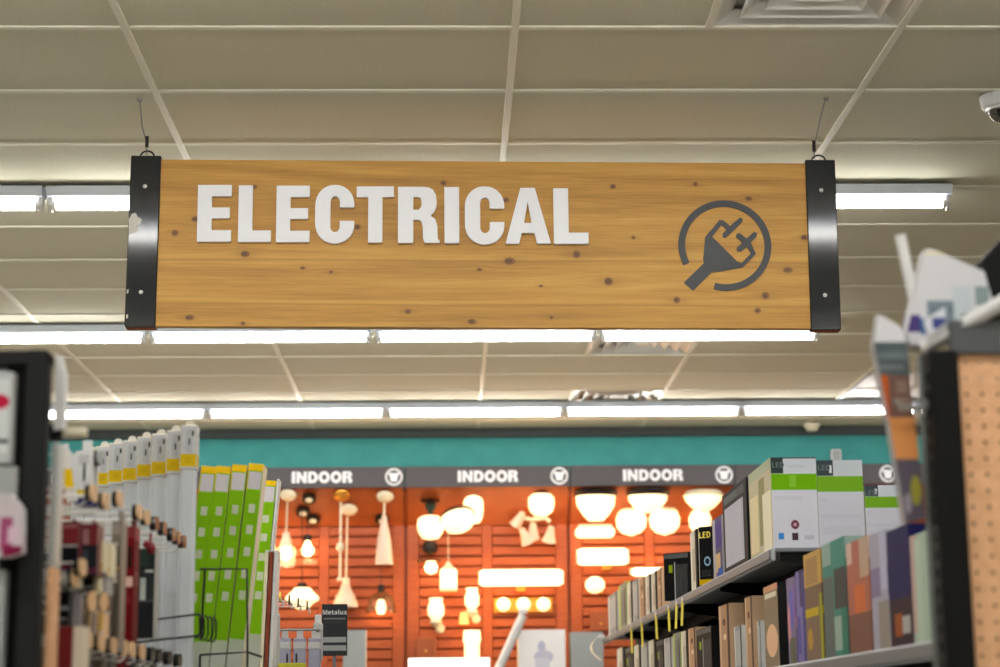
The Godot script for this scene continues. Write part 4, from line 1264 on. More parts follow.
	var low_row := [
		[930, 909, 533, e_mint, 0.32, "pale mint carton next to the end cap"],
		[908, 886, 528, e_navy, 0.3, "navy blue carton with a small orange picture"],
		[885, 868.5, 533, e_lilac, 0.3, "pale lilac carton beside the navy one"],
		[867.5, 845.5, 540, e_orange, 0.3, "salmon and orange carton"],
		[844, 821, 541, e_teal, 0.28, "teal carton with dark panel"],
		[820, 803, 552, e_yellow, 0.28, "tan carton with mustard top and stripe"],
		[801, 795, 571, e_blue, 0.25, "slim lilac blue carton"],
		[794, 786, 578, e_pink, 0.25, "pink and violet carton"],
		[777, 763, 585, e_oval, 0.25, "brown carton with a peach oval picture"],
		[760, 757, 621, e_grey, 0.15, "thin grey carton beside the oval-picture carton"],
		[751.5, 744.5, 597, e_tan, 0.25, "slim tan carton on the second shelf"],
		[741, 734, 626, e_grey, 0.2, "short grey carton on the second shelf"],
		[728.5, 718.5, 605, e_tan, 0.25, "wide tan carton with lamp picture"],
		[711, 696, 628, e_frame, 0.2, "black package with grey window on the second shelf"],
		[695, 688, 628, e_tan, 0.2, "tan carton below the hanging yellow tags"],
		[687, 681, 631, e_cream, 0.2, "slim cream carton beside the tan one under the tags"],
		[680, 673, 633, e_olive, 0.2, "lime-edged carton on the second shelf"],
		[671, 664, 638, e_grey, 0.2, "grey carton between lime-edged carton and small black package"],
		[663, 656, 640, e_frame, 0.2, "small black package between a grey and a cream carton"],
		[655, 649, 640, e_cream, 0.2, "slim cream carton between black package and grey carton"],
		[648, 641, 643, e_grey, 0.2, "grey carton between two slim cream cartons"],
		[640, 634, 645, e_cream, 0.2, "slim cream carton third from the second shelf's far end"],
		[633, 625, 647, e_frame, 0.2, "small black package second from the second shelf's far end"],
		[624, 617, 648, e_cream, 0.2, "slim cream carton at the second shelf's far end"],
	]
	for q in low_row:
		shelf_carton(q, edge, y_low, "cartons standing on the second shelf", false)
	# yellow price strips hanging from the top shelf's edge
	for q in [[631, 25], [641.5, 24], [656, 24], [669, 23], [677, 24], [683, 24]]:
		var dist: float = 0.898 * FOCAL_PX / (q[0] - 450.6)
		var p := Vector3(0.893, y_up - 0.024, -dist)
		var s := thing("price_strip", "thin yellow price strip on the top shelf edge, %s from the shelf's far end" % ORD[{631: 0, 641.5: 1, 656: 2, 669: 3, 677: 4, 683: 5}[q[0]]], "price tag", p, "yellow price strips on the top shelf edge")
		var ln: float = q[1] * dist / FOCAL_PX
		var w := 0.007
		var m := MB.new()
		var sway := 0.01 * sin(q[0])
		m.plate(PackedVector2Array([Vector2(-w, 0.0), Vector2(w, 0.0), Vector2(w + sway * 0.4, -ln * 0.5), Vector2(w + sway, -ln), Vector2(-w + sway, -ln), Vector2(-w + sway * 0.4, -ln * 0.5)]), -0.001, 0.001)
		part(s, "strip", m.done(), mats.tag_yellow, Vector3.ZERO, Vector3(0, deg_to_rad(-62), 0))
		part(s, "clip", cube(Vector3(0.006, 0.014, 0.03), 0.001), mats.white_card, Vector3(0.0, 0.006, 0))
	# curled paper at the shelf's far end
	var cp := thing("shelf_flyer", "curled cream paper flyer clipped to the shelf's far end", "flyer", Vector3(0.895, y_up - 0.02, -11.22))
	var fl := MB.new()
	for k in 8:
		var a := Vector3(-0.03 - 0.05 * sin(k * 0.4), 0.03 - 0.018 * k, 0.01 * k)
		var b := Vector3(-0.03 - 0.05 * sin((k + 1) * 0.4), 0.03 - 0.018 * (k + 1), 0.01 * (k + 1))
		fl.quad(a + Vector3(0, 0, 0.11), a - Vector3(0, 0, 0.02), b - Vector3(0, 0, 0.02), b + Vector3(0, 0, 0.11), Vector3(-1, 0.4, 0).normalized())
	part(cp, "paper", fl.done(), mats.cream)
	part(cp, "clip", cube(Vector3(0.035, 0.02, 0.03), 0.003), mats.white_card, Vector3(-0.012, 0.025, 0.03))


func shelf_carton(q: Array, edge: float, y: float, group: String, lettered: bool) -> void:
	var dn: float = edge * FOCAL_PX / (q[0] - 450.6)
	var df: float = edge * FOCAL_PX / (q[1] - 450.6)
	# refine along the plane x = edge with the exact ray
	for k in 4:
		dn *= edge / W(q[0], q[2], dn).x
		df *= edge / W(q[1], q[2], df).x
	var mid: float = (q[0] + q[1]) * 0.5
	var yt := W(mid, q[2], (dn + df) * 0.5).y
	var size := Vector3(q[4], clampf(yt - y, 0.08, 0.4), df - dn)
	var m: Material = q[3]
	var c := thing("lamp_carton", q[5], "carton", Vector3(edge + q[4] * 0.5, y, -(dn + df) * 0.5), group)
	# two packages stand turned toward the aisle's near end
	if lettered and m.resource_name in ["black_yellow", "black_frame"]:
		var wide := absf(q[0] - q[1]) * (dn + df) * 0.5 / FOCAL_PX
		var th := 0.8
		size = Vector3(0.035, size.y, wide / sin(th + 0.13))
		c.position = Vector3(W(mid, q[2], (dn + df) * 0.5).x + 0.012, y, -(dn + df) * 0.5)
		c.rotation.y = th
	part(c, "body", carton_mesh(size, m, mats.black_card if m.resource_name in ["black_yellow", "black_frame", "white_panel", "oval_side", "cream_side"] else m, mats.grey_card), null)
	if m.resource_name == "black_yellow":
		words(c, "lettering", "LED", 0.022, mats.tag_yellow, Vector3(-size.x * 0.5 - 0.0006, size.y - 0.03, 0.0), 0.0008, Vector3(0, -PI / 2, 0))


# ---------------------------------------------------------------- end cap at the near right
func build_right_end_cap() -> void:
	var Z := 2.92
	var xl := 0.757
	var top := 2.085
	var o := thing("right_end_cap", "black-framed end cap with tan pegboard at the aisle's right", "display", Vector3(xl, 0, -Z))
	part(o, "front_upright", cube(Vector3(0.046, top, 0.05), 0.003), mats.fixture_black, Vector3(0.023, top * 0.5, -0.025))
	part(o, "rear_post", cube(Vector3(0.03, top + 0.01, 0.03), 0.003), paint("post_grey", Color(0.33, 0.37, 0.36), 0.5, 0.0, 0.3), Vector3(0.014, top * 0.5, -0.066))
	part(o, "back_board", cube(Vector3(0.8, top - 0.05, 0.01), 0.0), mats.fixture_black, Vector3(0.44, (top - 0.05) * 0.5, -0.04))
	part(o, "far_upright", cube(Vector3(0.046, top, 0.05), 0.003), mats.fixture_black, Vector3(0.86, top * 0.5, -0.025))
	part(o, "rear_panel", cube(Vector3(0.85, top - 0.04, 0.012), 0.0), mats.fixture_black, Vector3(0.5, top * 0.5, -0.19))
	for k in 24:
		part(o, "slot", cube(Vector3(0.004, 0.014, 0.008), 0.001), mats.fixture_dark, Vector3(-0.0015, 1.4 + k * 0.028, -0.025))
	# pegboard with real holes
	var m := MB.new()
	var step := 0.0254
	var r := 0.0034
	for i in 16:
		for j in 22:
			var cx := 0.046 + step * (i + 0.5)
			var cy := top - 0.006 - step * (j + 0.5)
			var h := step * 0.5
			for k in 8:
				var a := TAU * k / 8.0 + PI / 8.0
				var b := TAU * (k + 1) / 8.0 + PI / 8.0
				var ca := Vector2(cos(a), sin(a))
				var cb := Vector2(cos(b), sin(b))
				var sa := ca / maxf(absf(ca.x), absf(ca.y)) * h
				var sb := cb / maxf(absf(cb.x), absf(cb.y)) * h
				var cc := Vector3(cx, cy, -0.012)
				m.quad(cc + Vector3(ca.x * r, ca.y * r, 0), cc + Vector3(cb.x * r, cb.y * r, 0), cc + Vector3(sb.x, sb.y, 0), cc + Vector3(sa.x, sa.y, 0), Vector3(0, 0, 1))
				if absf(absf(sa.x) - absf(sb.x)) > 1e-4 and absf(absf(sa.y) - absf(sb.y)) > 1e-4:
					var corner := Vector3(signf(sa.x + sb.x) * h, signf(sa.y + sb.y) * h, 0)
					m.tri(cc + Vector3(sa.x, sa.y, 0), cc + corner, cc + Vector3(sb.x, sb.y, 0), Vector3(0, 0, 1), Vector3(0, 0, 1), Vector3(0, 0, 1))
				m.quad(cc + Vector3(ca.x * r, ca.y * r, 0), cc + Vector3(cb.x * r, cb.y * r, 0), cc + Vector3(cb.x * r, cb.y * r, -0.005), cc + Vector3(ca.x * r, ca.y * r, -0.005), Vector3(-ca.x, -ca.y, 0))
	part(o, "pegboard", m.done(), mats.pegboard)
	part(o, "lower_pegboard", cube(Vector3(0.8, 1.5, 0.006), 0.0), mats.pegboard, Vector3(0.446, 0.768, -0.015))
	part(o, "side_pegboard", cube(Vector3(0.39, 0.57, 0.006), 0.0), mats.pegboard, Vector3(0.65, top - 0.006 - 0.28, -0.015))
	var hd := part(o, "header_strip", cube(Vector3(0.85, 0.055, 0.02), 0.003), paint("header_slate", Color(0.30, 0.31, 0.32), 0.4), Vector3(0.46, top + 0.021, -0.012))
	words(hd, "lettering", "L", 0.028, mats.grey_card, Vector3(-0.335, 0, 0.0105), 0.0006, Vector3(0, 0, -0.25))
	part(o, "top_deck", cube(Vector3(0.8, 0.012, 0.18), 0.002), mats.fixture_dark, Vector3(0.46, top + 0.055, -0.1))
	# sloped price rail across the top
	var a := W(922, 349, 2.96)
	var b := W(1012, 297, 2.9)
	part(o, "sloped_rail", swept([a - o.position, b - o.position], 0.0125, 4), mats.white_card)
	# ---- things on top and beside it
	flat_package("white_pouch", "big white pouch with blue band leaning on the end cap's top", "package", [[926, 249], [935, 250], [984, 271], [994, 305], [930, 344], [911, 344], [907, 332]], 3.0, 0.05,
		art("pouch_print", Color(0.84, 0.84, 0.86), [[0.0, 0.7, 0.16, 0.88, Color(0.32, 0.26, 0.5)], [0.16, 0.74, 0.24, 0.9, Color(0.25, 0.42, 0.6)], [0.24, 0.55, 0.7, 0.8, Color(0.5, 0.56, 0.6)], [0.55, 0.4, 0.75, 0.75, Color(0.78, 0.82, 0.84)], [0.8, 0.4, 0.95, 0.6, Color(0.55, 0.62, 0.62)], [0.1, 0.03, 0.95, 0.07, Color(0.9, 0.86, 0.74)], [0.3, 0.62, 0.55, 0.68, Color(0.32, 0.34, 0.4), 2]]))
	flat_package("folded_card", "small white card with dark blue print clipped on the sloped rail", "card", [[925, 321], [945, 308], [946, 322], [928, 336]], 2.93, 0.006, art("card_print", Color(0.85, 0.86, 0.9), [[0.35, 0.35, 1, 0.75, Color(0.28, 0.32, 0.55)], [0, 0.85, 1, 1, Color(0.8, 0.8, 0.84)]]))
	flat_package("white_stick", "narrow white stick standing above the orange package", "trim strip", [[897, 236], [905, 233], [919, 300], [921, 350], [912, 350], [911, 302]], 3.02, 0.012, mats.white_card)
	flat_package("orange_package", "tall hanging package with orange picture and dark grey ends", "package", [[878.5, 314], [900, 326], [907, 342], [917, 440], [925, 518], [906, 523], [889, 420], [874, 345]], 2.98, 0.03,
		art("orange_print", Color(0.40, 0.37, 0.40), [[0, 0, 1, 0.16, Color(0.86, 0.86, 0.88)], [0, 0.14, 1, 0.3, Color(0.34, 0.38, 0.39)], [0.1, 0.19, 0.8, 0.22, Color(0.66, 0.7, 0.7), 2], [0.1, 0.25, 0.7, 0.27, Color(0.7, 0.7, 0.7), 2], [0, 0.3, 0.62, 0.52, Color(0.76, 0.36, 0.14)], [0.3, 0.3, 1, 0.5, Color(0.46, 0.35, 0.32)], [0.5, 0.33, 0.75, 0.38, Color(0.8, 0.75, 0.66), 2], [0.5, 0.41, 0.8, 0.47, Color(0.8, 0.75, 0.66), 2], [0.1, 0.5, 1, 0.7, Color(0.86, 0.58, 0.34)], [0.2, 0.7, 1, 1, Color(0.38, 0.35, 0.40)], [0.7, 0.78, 0.95, 0.92, Color(0.62, 0.6, 0.25), 1], [0.55, 0.86, 0.7, 0.96, Color(0.6, 0.58, 0.62), 1]], 0.4, 96, 256))
	flat_package("black_pouch", "black pouch behind the white pouch on the end cap", "package", [[981, 262], [1003, 238], [1030, 240], [1030, 330], [1000, 330]], 3.12, 0.05, mats.fixture_black)
	# bracket holding the hanging package
	var h := thing("package_hook", "small grey hook arm that carries the orange package", "hook", Vector3(0.757, 2.0, -2.96))
	part(h, "arm", swept([Vector3(0, 0, 0.0), Vector3(-0.04, 0.0, 0.0), Vector3(-0.05, 0.012, 0.0)], 0.004), mats.wire)
	part(h, "plate", cube(Vector3(0.006, 0.03, 0.03), 0.002), mats.shelf_grey)


func flat_package(called: String, label: String, category: String, px: Array, dist: float, thick: float, mat: Material) -> void:
	var base := W(px[0][0], px[0][1], dist)
	for q in px:
		var p := W(q[0], q[1], dist)
		if p.y < base.y:
			base = p
	var poly := PackedVector2Array()
	for q in px:
		var p := W(q[0], q[1], dist)
		poly.append(Vector2(p.x - base.x, p.y - base.y))
	var m := MB.new()
	m.plate(poly, -thick, 0.0)
	var o := thing(called, label, category, base)
	part(o, "body", m.done(), mat)
	var c := Vector2.ZERO
	for p in poly:
		c += p / poly.size()
	# folded rim around the package
	var loop := []
	for k in poly.size() + 1:
		var p := poly[k % poly.size()]
		loop.append(Vector3(p.x, p.y, -thick * 0.5))
	part(o, "rim", swept(loop, 0.0022, 5), mat if category == "trim strip" else mats.white_card if called != "black_pouch" else mats.charcoal)


# ---------------------------------------------------------------- left-hand gondola
func build_left_gondola() -> void:
	var o := thing("left_gondola", "dark shelf unit with peg hooks along the aisle's left side", "shelf unit", Vector3(-1.0, 0, -6.0))
	part(o, "back_panel", cube(Vector3(0.03, 1.95, 5.4), 0.002), mats.fixture_dark, Vector3(-0.03, 0.975, 0))
	part(o, "base_deck", cube(Vector3(0.5, 0.16, 5.4), 0.004), mats.fixture_dark, Vector3(0.24, 0.08, 0))
	part(o, "mid_deck", cube(Vector3(0.56, 0.03, 0.95), 0.003), mats.shelf_grey, Vector3(0.27, 0.985, 1.0))
	for z in [2.6, 1.45, 0.3, -0.9, -2.1]:
		part(o, "upright", cube(Vector3(0.04, 2.0, 0.04), 0.002), mats.fixture_black, Vector3(0.0, 1.0, z))
	# ---- tall white sleeves in a slanting row
	var sleeve := art("sleeve_print", Color(0.84, 0.85, 0.86), [[0.35, 0.1, 0.75, 0.62, Color(0.55, 0.56, 0.58), 2], [0.72, 0.12, 0.84, 0.24, Color(0.12, 0.12, 0.14)], [0.5, 0.3, 0.6, 0.45, Color(0.2, 0.2, 0.22)], [0, 0.66, 1, 0.96, Color(0.90, 0.76, 0.12)], [0.3, 0.74, 0.7, 0.88, Color(0.72, 0.58, 0.1), 2]])
	var white: Material = paint("sleeve_white", Color(0.84, 0.86, 0.88), 0.4)
	var xs := [[189, 425, 4.55], [175, 430, 4.61], [160, 433.5, 4.67], [145.5, 436.5, 4.73], [131, 440.5, 4.80], [117, 443, 4.87], [103.5, 446, 4.94], [91, 451, 5.01], [79, 455, 5.08]]
	for k in xs.size():
		var q: Array = xs[k]
		var t := W(q[0], q[1], q[2])
		var lab := "tall white tube sleeve with yellow-banded label, %s from the green cartons" % ORD[k]
		var s := thing("tube_sleeve", lab, "carton", Vector3(t.x, 1.0, -q[2] - 0.02), "tall white tube sleeves standing in a row")
		var hgt := t.y - 1.0
		part(s, "sleeve", cube(Vector3(0.036, hgt - 0.05, 0.036), 0.006), white, Vector3(0, (hgt - 0.05) * 0.5, 0))
		var m := MB.new()
		m.box(Vector3(0, 0, 0), Vector3(0.041, 0.108, 0.041), 0.002)
		part(s, "label_cap", m.done(), sleeve, Vector3(0, hgt - 0.054, 0))
		part(s, "hang_tab", turned([Vector2(0, -0.001), Vector2(0.011, -0.001), Vector2(0.011, 0.001), Vector2(0, 0.001)], 14), mats.white_card, Vector3(0, hgt + 0.004, 0), Vector3(PI / 2, 0, 0))
	# ---- green leaning cartons
	var list := [[0, 0, 1, 0.014, Color(0.95, 0.78, 0.1)], [0, 0, 0.05, 0.06, Color(0.95, 0.78, 0.1)], [0.08, 0.016, 0.95, 0.056, Color(0.80, 0.78, 0.80)]]
	for k in 5:
		list.append([0.32, 0.088 + 0.048 * k, 0.74, 0.108 + 0.048 * k, Color(0.78, 0.80, 0.70)])
	list.append([0, 0.385, 1, 0.41, Color(0.72, 0.76, 0.66)])
	list.append([0, 0.41, 1, 1, Color(0.74, 0.76, 0.70)])
	var lime := art("lime_print", Color(0.50, 0.72, 0.06), list, 0.4, 64, 512)
	for k in 4:
		var px: float = [209.0, 224.0, 240.0, 256.5][k]
		var top := W(px, [467.5, 467.5, 466, 465][k], 4.93)
		var lean := -0.095
		var hgt := 1.17
		var s := thing("green_carton", "tall lime green carton in the wire rack, %s from the white sleeves" % ORD[k], "carton", top - Vector3(hgt * sin(-lean), hgt * cos(lean), 0.045), "leaning lime green cartons")
		part(s, "body", carton_mesh(Vector3(0.0385, hgt, 0.1), mats.cream, lime, mats.cream, 1.0), null, Vector3.ZERO, Vector3(0, 0, lean))
		part(s, "top_flap", cube(Vector3(0.0385, 0.003, 0.1), 0.0), paint("flap_yellow", Color(0.93, 0.76, 0.12), 0.5), Vector3(sin(-lean), cos(lean), 0) * (hgt + 0.0015), Vector3(0, 0, lean))
	var gl := thing("green_carton", "lime green carton with white rim standing behind the wire rack", "carton", W(269, 479, 5.6) - Vector3(0.094, 1.17, 0.03), "leaning lime green cartons")
	part(gl, "body", carton_mesh(Vector3(0.045, 1.17, 0.06), mats.white_card, lime, mats.white_card, 1.0), null, Vector3.ZERO, Vector3(0, 0, -0.08))
	part(gl, "rim", cube(Vector3(0.006, 1.172, 0.07), 0.001), mats.white_card, Vector3(0.075, 0.586, 0), Vector3(0, 0, -0.08))
	# slim boxes on edge beside them
	for k in 3:
		var b := W(265.5 + k * 4.6, 655, 5.25)
		var mt: Material = [mats.cream, paint("rust_card", Color(0.55, 0.22, 0.12), 0.5), mats.white_card][k]
		var s := thing("slim_box", ["slim cream box on edge beside the green cartons", "slim rust-brown box on edge beside the green cartons", "slim white box on edge beside the green cartons"][k], "carton", Vector3(b.x, 1.0, -5.3), "slim boxes on edge")
		part(s, "body", carton_mesh(Vector3(0.009, 0.98, 0.09), mt, mt, mats.black_card, 1.0), null, Vector3(-0.035, 0, 0), Vector3(0, 0, -0.035))
		part(s, "end_flap", cube(Vector3(0.009, 0.004, 0.09), 0.0), mats.white_card, Vector3(0.0, 0.982, 0), Vector3(0, 0, -0.035))
	# wire rack
	var r := thing("wire_rack", "black wire rack fencing the sleeves and green cartons", "rack", Vector3(-0.62, 1.0, -4.5))
	var bw: Material = mats.black_wire
	var zr := 4.85
	var runs := [[[200, 569], [247, 569], [247.5, 652], [200, 655]], [[205, 569], [203, 600], [201, 640]], [[247.5, 652], [262, 657]]]
	for run in runs:
		var pts := []
		for q in run:
			pts.append(W(q[0], q[1], zr) - r.position)
		part(r, "wire", swept(pts, 0.003, 6), bw)
	var pts0 := [[148, 620.5], [175, 617], [200, 614]]
	var pts1 := [[128, 643.5], [165, 639], [200, 635.5]]
	for run in [pts0, pts1]:
		var pts := []
		for q in run:
			pts.append(W(q[0], q[1], 4.48) - r.position)
		part(r, "wire", swept(pts, 0.0028, 6), bw)
	for k in 5:
		var x := 200.0 + k * 4.0
		var pts := []
		for q in [[x - 3, 614 + k * 0.8], [x - 1, 615 + k], [x, 618 + k], [x, 632 + k], [x - 2, 637 + k], [x - 5, 638 + k]]:
			pts.append(W(q[0], q[1], 4.48 + k * 0.02) - r.position)
		part(r, "loop", swept(pts, 0.0028, 6), bw)
	part(r, "foot_bar", swept([W(200, 655, zr) - r.position, Vector3(W(200, 655, zr).x - r.position.x, 0.0, -zr + 4.5)], 0.003, 6), bw)
	part(r, "foot_bar", swept([W(247.5, 652, zr) - r.position, Vector3(W(247.5, 652, zr).x - r.position.x, 0.0, -zr + 4.5)], 0.003, 6), bw)
	build_pegs()
	build_far_pegs()


func make_hook(label: String, y: float, z: float, group: String, x_tip := -0.62, plate_mat: Material = null) -> void:
	var o := thing("peg_hook", label, "hook", Vector3(-0.985, y, -z), group)
	var ln := x_tip + 0.985
	part(o, "peg_wire", swept([Vector3(0, 0, 0), Vector3(ln - 0.02, 0, 0), Vector3(ln - 0.006, 0.012, 0)], 0.0024, 6), mats.steel_white)
	part(o, "tag_wire", swept([Vector3(0, 0.03, 0), Vector3(ln, 0.03, 0)], 0.002, 6), mats.steel_white)
	var pl := MB.new()
	var prof := PackedVector2Array()
	for k in 20:
		var a := TAU * k / 20.0
		prof.append(Vector2(signf(cos(a)) * pow(absf(cos(a)), 0.7) * 0.022, signf(sin(a)) * pow(absf(sin(a)), 0.7) * 0.015))
	pl.plate(prof, -0.008, 0.0)
	part(o, "label_holder", pl.done(), mats.black_card, Vector3(ln, 0.022, 0), Vector3(0, PI / 2 - 0.06, 0))
	var pc := MB.new()
	pc.plate(prof, 0.0, 0.005)
	part(o, "price_card", pc.done(), plate_mat if plate_mat else mats.cream, Vector3(ln + 0.0002, 0.022, 0), Vector3(0, PI / 2 - 0.06, 0))


func blister(label: String, y_hook: float, z: float, x: float, t: float, h: float, wz: float, body: Material, card: Material, group: String, called := "blister_pack") -> void:
	# card hanging on its hook, a plastic bubble with the goods below the header
	var o := thing(called, label, "package", Vector3(x, y_hook - h + 0.012, -z), group)
	part(o, "card", cube(Vector3(0.0016, h, wz), 0.0003), card, Vector3(-t * 0.5, h * 0.5, 0))
	var b := MB.new()
	var hh := h * 0.7
	b.box(Vector3(0, hh * 0.5 + 0.008, 0), Vector3(t * 0.9, hh, wz * 0.82), minf(t * 0.3, 0.006))
	part(o, "contents", b.done(), body)
	part(o, "header", cube(Vector3(t * 0.5, h * 0.2, wz), 0.001), card, Vector3(-t * 0.2, h * 0.9, 0))


func build_pegs() -> void:
	var red: Material = art("dark_red_card", Color(0.42, 0.08, 0.1), [[0, 0, 1, 0.12, Color(0.62, 0.3, 0.3)], [0.2, 0.4, 0.8, 0.5, Color(0.8, 0.62, 0.6), 2]])
	var wine: Material = paint("wine_card", Color(0.44, 0.17, 0.18), 0.5)
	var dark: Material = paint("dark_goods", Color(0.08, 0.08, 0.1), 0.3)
	var slate: Material = paint("slate_goods", Color(0.2, 0.22, 0.23), 0.35)
	var taupe: Material = paint("taupe_card", Color(0.48, 0.44, 0.4), 0.5)
	var cream: Material = mats.cream
	var peach: Material = paint("peach_card", Color(0.88, 0.72, 0.54), 0.5)
	var hooks_up := [3.3, 3.42, 3.562, 3.791, 3.891, 4.011, 4.122, 4.258, 4.337, 4.43]
	for z in hooks_up:
		make_hook("white upper-row peg hook with oval price holder, %s from the left end cap" % ORD[hooks_up.find(z)], 1.89 if z < 3.5 else 1.91, z, "peg hooks in the upper row", -0.62, peach if z < 3.95 else mats.charcoal)
	var hooks_low := [3.3, 3.42, 3.541, 3.66, 3.752, 3.874, 4.004, 4.1, 4.246, 4.402]
	for z in hooks_low:
		make_hook("white lower-row peg hook with oval price holder, %s from the left end cap" % ORD[hooks_low.find(z)], 1.638, z, "peg hooks in the lower row", -0.62, peach if z < 3.9 else mats.charcoal)
	for z in [3.3, 3.44]:
		make_hook("white middle-row peg hook with oval price holder, %s from the end cap" % ("first" if z < 3.4 else "second"), 1.762, z, "peg hooks in the middle row", -0.635, peach)
	var g := "blister packs on the upper peg hooks"
	# [left x, right x, top y, bottom y, distance, near-face print, card, label]
	var f_wine := art("pack_wine", Color(0.07, 0.06, 0.08), [[0, 0, 1, 0.46, Color(0.42, 0.13, 0.15)], [0.05, 0.04, 0.95, 0.12, Color(0.58, 0.36, 0.36)], [0.0, 0.48, 1, 0.52, Color(0.7, 0.66, 0.64)], [0.1, 0.9, 0.9, 0.97, Color(0.35, 0.12, 0.2)]])
	var f_wine2 := art("pack_wine_slate", Color(0.13, 0.14, 0.17), [[0, 0, 1, 0.42, Color(0.45, 0.17, 0.18)], [0.2, 0.1, 0.5, 0.4, Color(0.68, 0.5, 0.5)], [0.1, 0.5, 0.5, 0.75, Color(0.26, 0.3, 0.34)], [0, 0.88, 1, 0.95, Color(0.4, 0.15, 0.25)]])
	var f_taupe := art("pack_taupe", Color(0.46, 0.42, 0.38), [[0.1, 0.02, 0.9, 0.1, Color(0.58, 0.54, 0.5)], [0.15, 0.2, 0.8, 0.4, Color(0.13, 0.16, 0.15)], [0.15, 0.35, 0.8, 0.38, Color(0.72, 0.5, 0.12)], [0.7, 0.42, 0.95, 0.95, Color(0.38, 0.34, 0.3)], [0.0, 0.78, 0.3, 0.84, Color(0.9, 0.86, 0.82)]], 0.4, 64, 192)
	var f_red := art("pack_red", Color(0.43, 0.07, 0.1), [[0.0, 0.0, 1, 0.1, Color(0.5, 0.2, 0.2)], [0.0, 0.2, 0.35, 0.36, Color(0.92, 0.86, 0.76)], [0.5, 0.18, 0.8, 0.36, Color(0.12, 0.1, 0.08)], [0.2, 0.44, 0.9, 0.53, Color(0.86, 0.72, 0.66)], [0.3, 0.6, 0.8, 0.68, Color(0.66, 0.3, 0.33), 2]], 0.4, 64, 192)
	var f_char := art("pack_charcoal", Color(0.19, 0.21, 0.22), [[0.15, 0.0, 0.7, 0.2, Color(0.2, 0.28, 0.25)], [0.5, 0.24, 0.95, 0.27, Color(0.82, 0.82, 0.8)], [0.25, 0.33, 0.55, 0.6, Color(0.72, 0.76, 0.72)], [0.0, 0.6, 1, 1, Color(0.15, 0.16, 0.18)], [0.0, 0.58, 1, 0.6, Color(0.32, 0.33, 0.35)]], 0.4, 64, 192)
	var f_cream := art("pack_cream", Color(0.90, 0.84, 0.68), [[0.0, 0.0, 0.25, 1, Color(0.12, 0.1, 0.08)], [0.4, 0.7, 0.9, 0.9, Color(0.85, 0.7, 0.4)]])
	var f_silver := art("pack_silver", Color(0.70, 0.68, 0.68), [[0.0, 0.0, 0.2, 1, Color(0.25, 0.2, 0.22)], [0.5, 0, 0.7, 1, Color(0.5, 0.46, 0.5)]])
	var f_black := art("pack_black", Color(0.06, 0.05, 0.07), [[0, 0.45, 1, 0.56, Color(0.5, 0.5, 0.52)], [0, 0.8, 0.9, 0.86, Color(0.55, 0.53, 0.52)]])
	var f_gold := art("pack_gold", Color(0.88, 0.74, 0.44), [[0.0, 0.0, 0.3, 1, Color(0.2, 0.16, 0.1)], [0.5, 0.75, 1, 1, Color(0.88, 0.88, 0.9)]])
	var rows := [
		[57, 77.5, 519, 570, 3.32, f_wine, wine, "dark pack with wine red top, next to the left end cap"],
		[78.5, 97, 521, 575, 3.36, f_wine2, wine, "slate pack with wine red top and pale streak"],
		[97.5, 104, 541, 572, 3.4, f_cream, cream, "slim cream pack right of the slate pack"],
		[104.5, 110.5, 543, 576, 3.44, f_cream, cream, "slim cream pack before the long taupe pack"],
		[111, 121, 513, 652, 3.562, f_taupe, taupe, "long taupe pack with dark window"],
		[121.5, 134.5, 519, 642, 3.791, f_red, red, "long dark red pack with cream patch"],
		[136, 155, 543, 638, 4.011, f_char, mats.grey_card, "charcoal pack with white strip next to the dark red pack"],
		[55, 66.5, 570, 587, 3.32, f_silver, mats.grey_card, "short silver pack under the wine-topped pack"],
		[68, 79.5, 568, 588, 3.34, f_cream, cream, "short cream pack under the wine-topped pack"],
		[81, 94, 577, 596, 3.38, f_black, dark, "short black pack under the slate pack"],
		[95, 100, 572, 594, 3.4, f_cream, cream, "thin cream pack below the slim cream packs"],
		[102, 108, 573, 594, 3.44, f_silver, mats.grey_card, "thin silver pack below the slim cream packs"],
		[55, 71, 589, 625, 3.3, f_black, dark, "black banded pack above the red carton"],
		[72, 84, 592, 626, 3.34, f_silver, dark, "grey striped pack above the red carton"],
		[57, 76, 574, 640, 3.5, f_black, dark, "added black pack standing in for the shaded gap behind the short silver pack"],  # added backdrop: its black supplies the shade seen between the packs
		[78, 96, 580, 650, 3.53, f_black, dark, "added black pack standing in for the shaded gap behind the middle price holders"],  # added likewise, a dark filler for the shaded gap
		[104, 111, 580, 652, 3.5, f_black, dark, "slim added black pack standing in for the shaded gap beside the long taupe pack"],  # added too, black in place of shade next to the taupe pack
		[86, 91.5, 611, 634, 3.4, f_gold, peach, "thin gold pack under the middle hooks, nearer the end cap"],
		[93, 98, 611, 636, 3.42, f_silver, peach, "thin silver-edged pack under the middle hooks"],
		[99.5, 105, 612, 637, 3.44, f_gold, peach, "thin gold pack under the middle hooks, nearer the taupe pack"],
	]
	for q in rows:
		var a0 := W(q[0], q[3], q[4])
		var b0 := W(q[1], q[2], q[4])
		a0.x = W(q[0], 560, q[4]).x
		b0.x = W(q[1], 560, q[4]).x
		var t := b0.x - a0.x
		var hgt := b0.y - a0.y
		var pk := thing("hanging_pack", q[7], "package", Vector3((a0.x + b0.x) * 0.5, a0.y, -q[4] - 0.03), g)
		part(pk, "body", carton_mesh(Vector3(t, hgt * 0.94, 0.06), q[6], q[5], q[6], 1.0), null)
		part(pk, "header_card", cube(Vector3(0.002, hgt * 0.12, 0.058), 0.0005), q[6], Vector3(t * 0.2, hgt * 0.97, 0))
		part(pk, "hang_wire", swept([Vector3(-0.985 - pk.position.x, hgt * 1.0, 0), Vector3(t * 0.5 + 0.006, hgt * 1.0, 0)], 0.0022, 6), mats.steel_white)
	# red tag bunch beside the charcoal pack
	var rp := W(151, 556, 3.98)
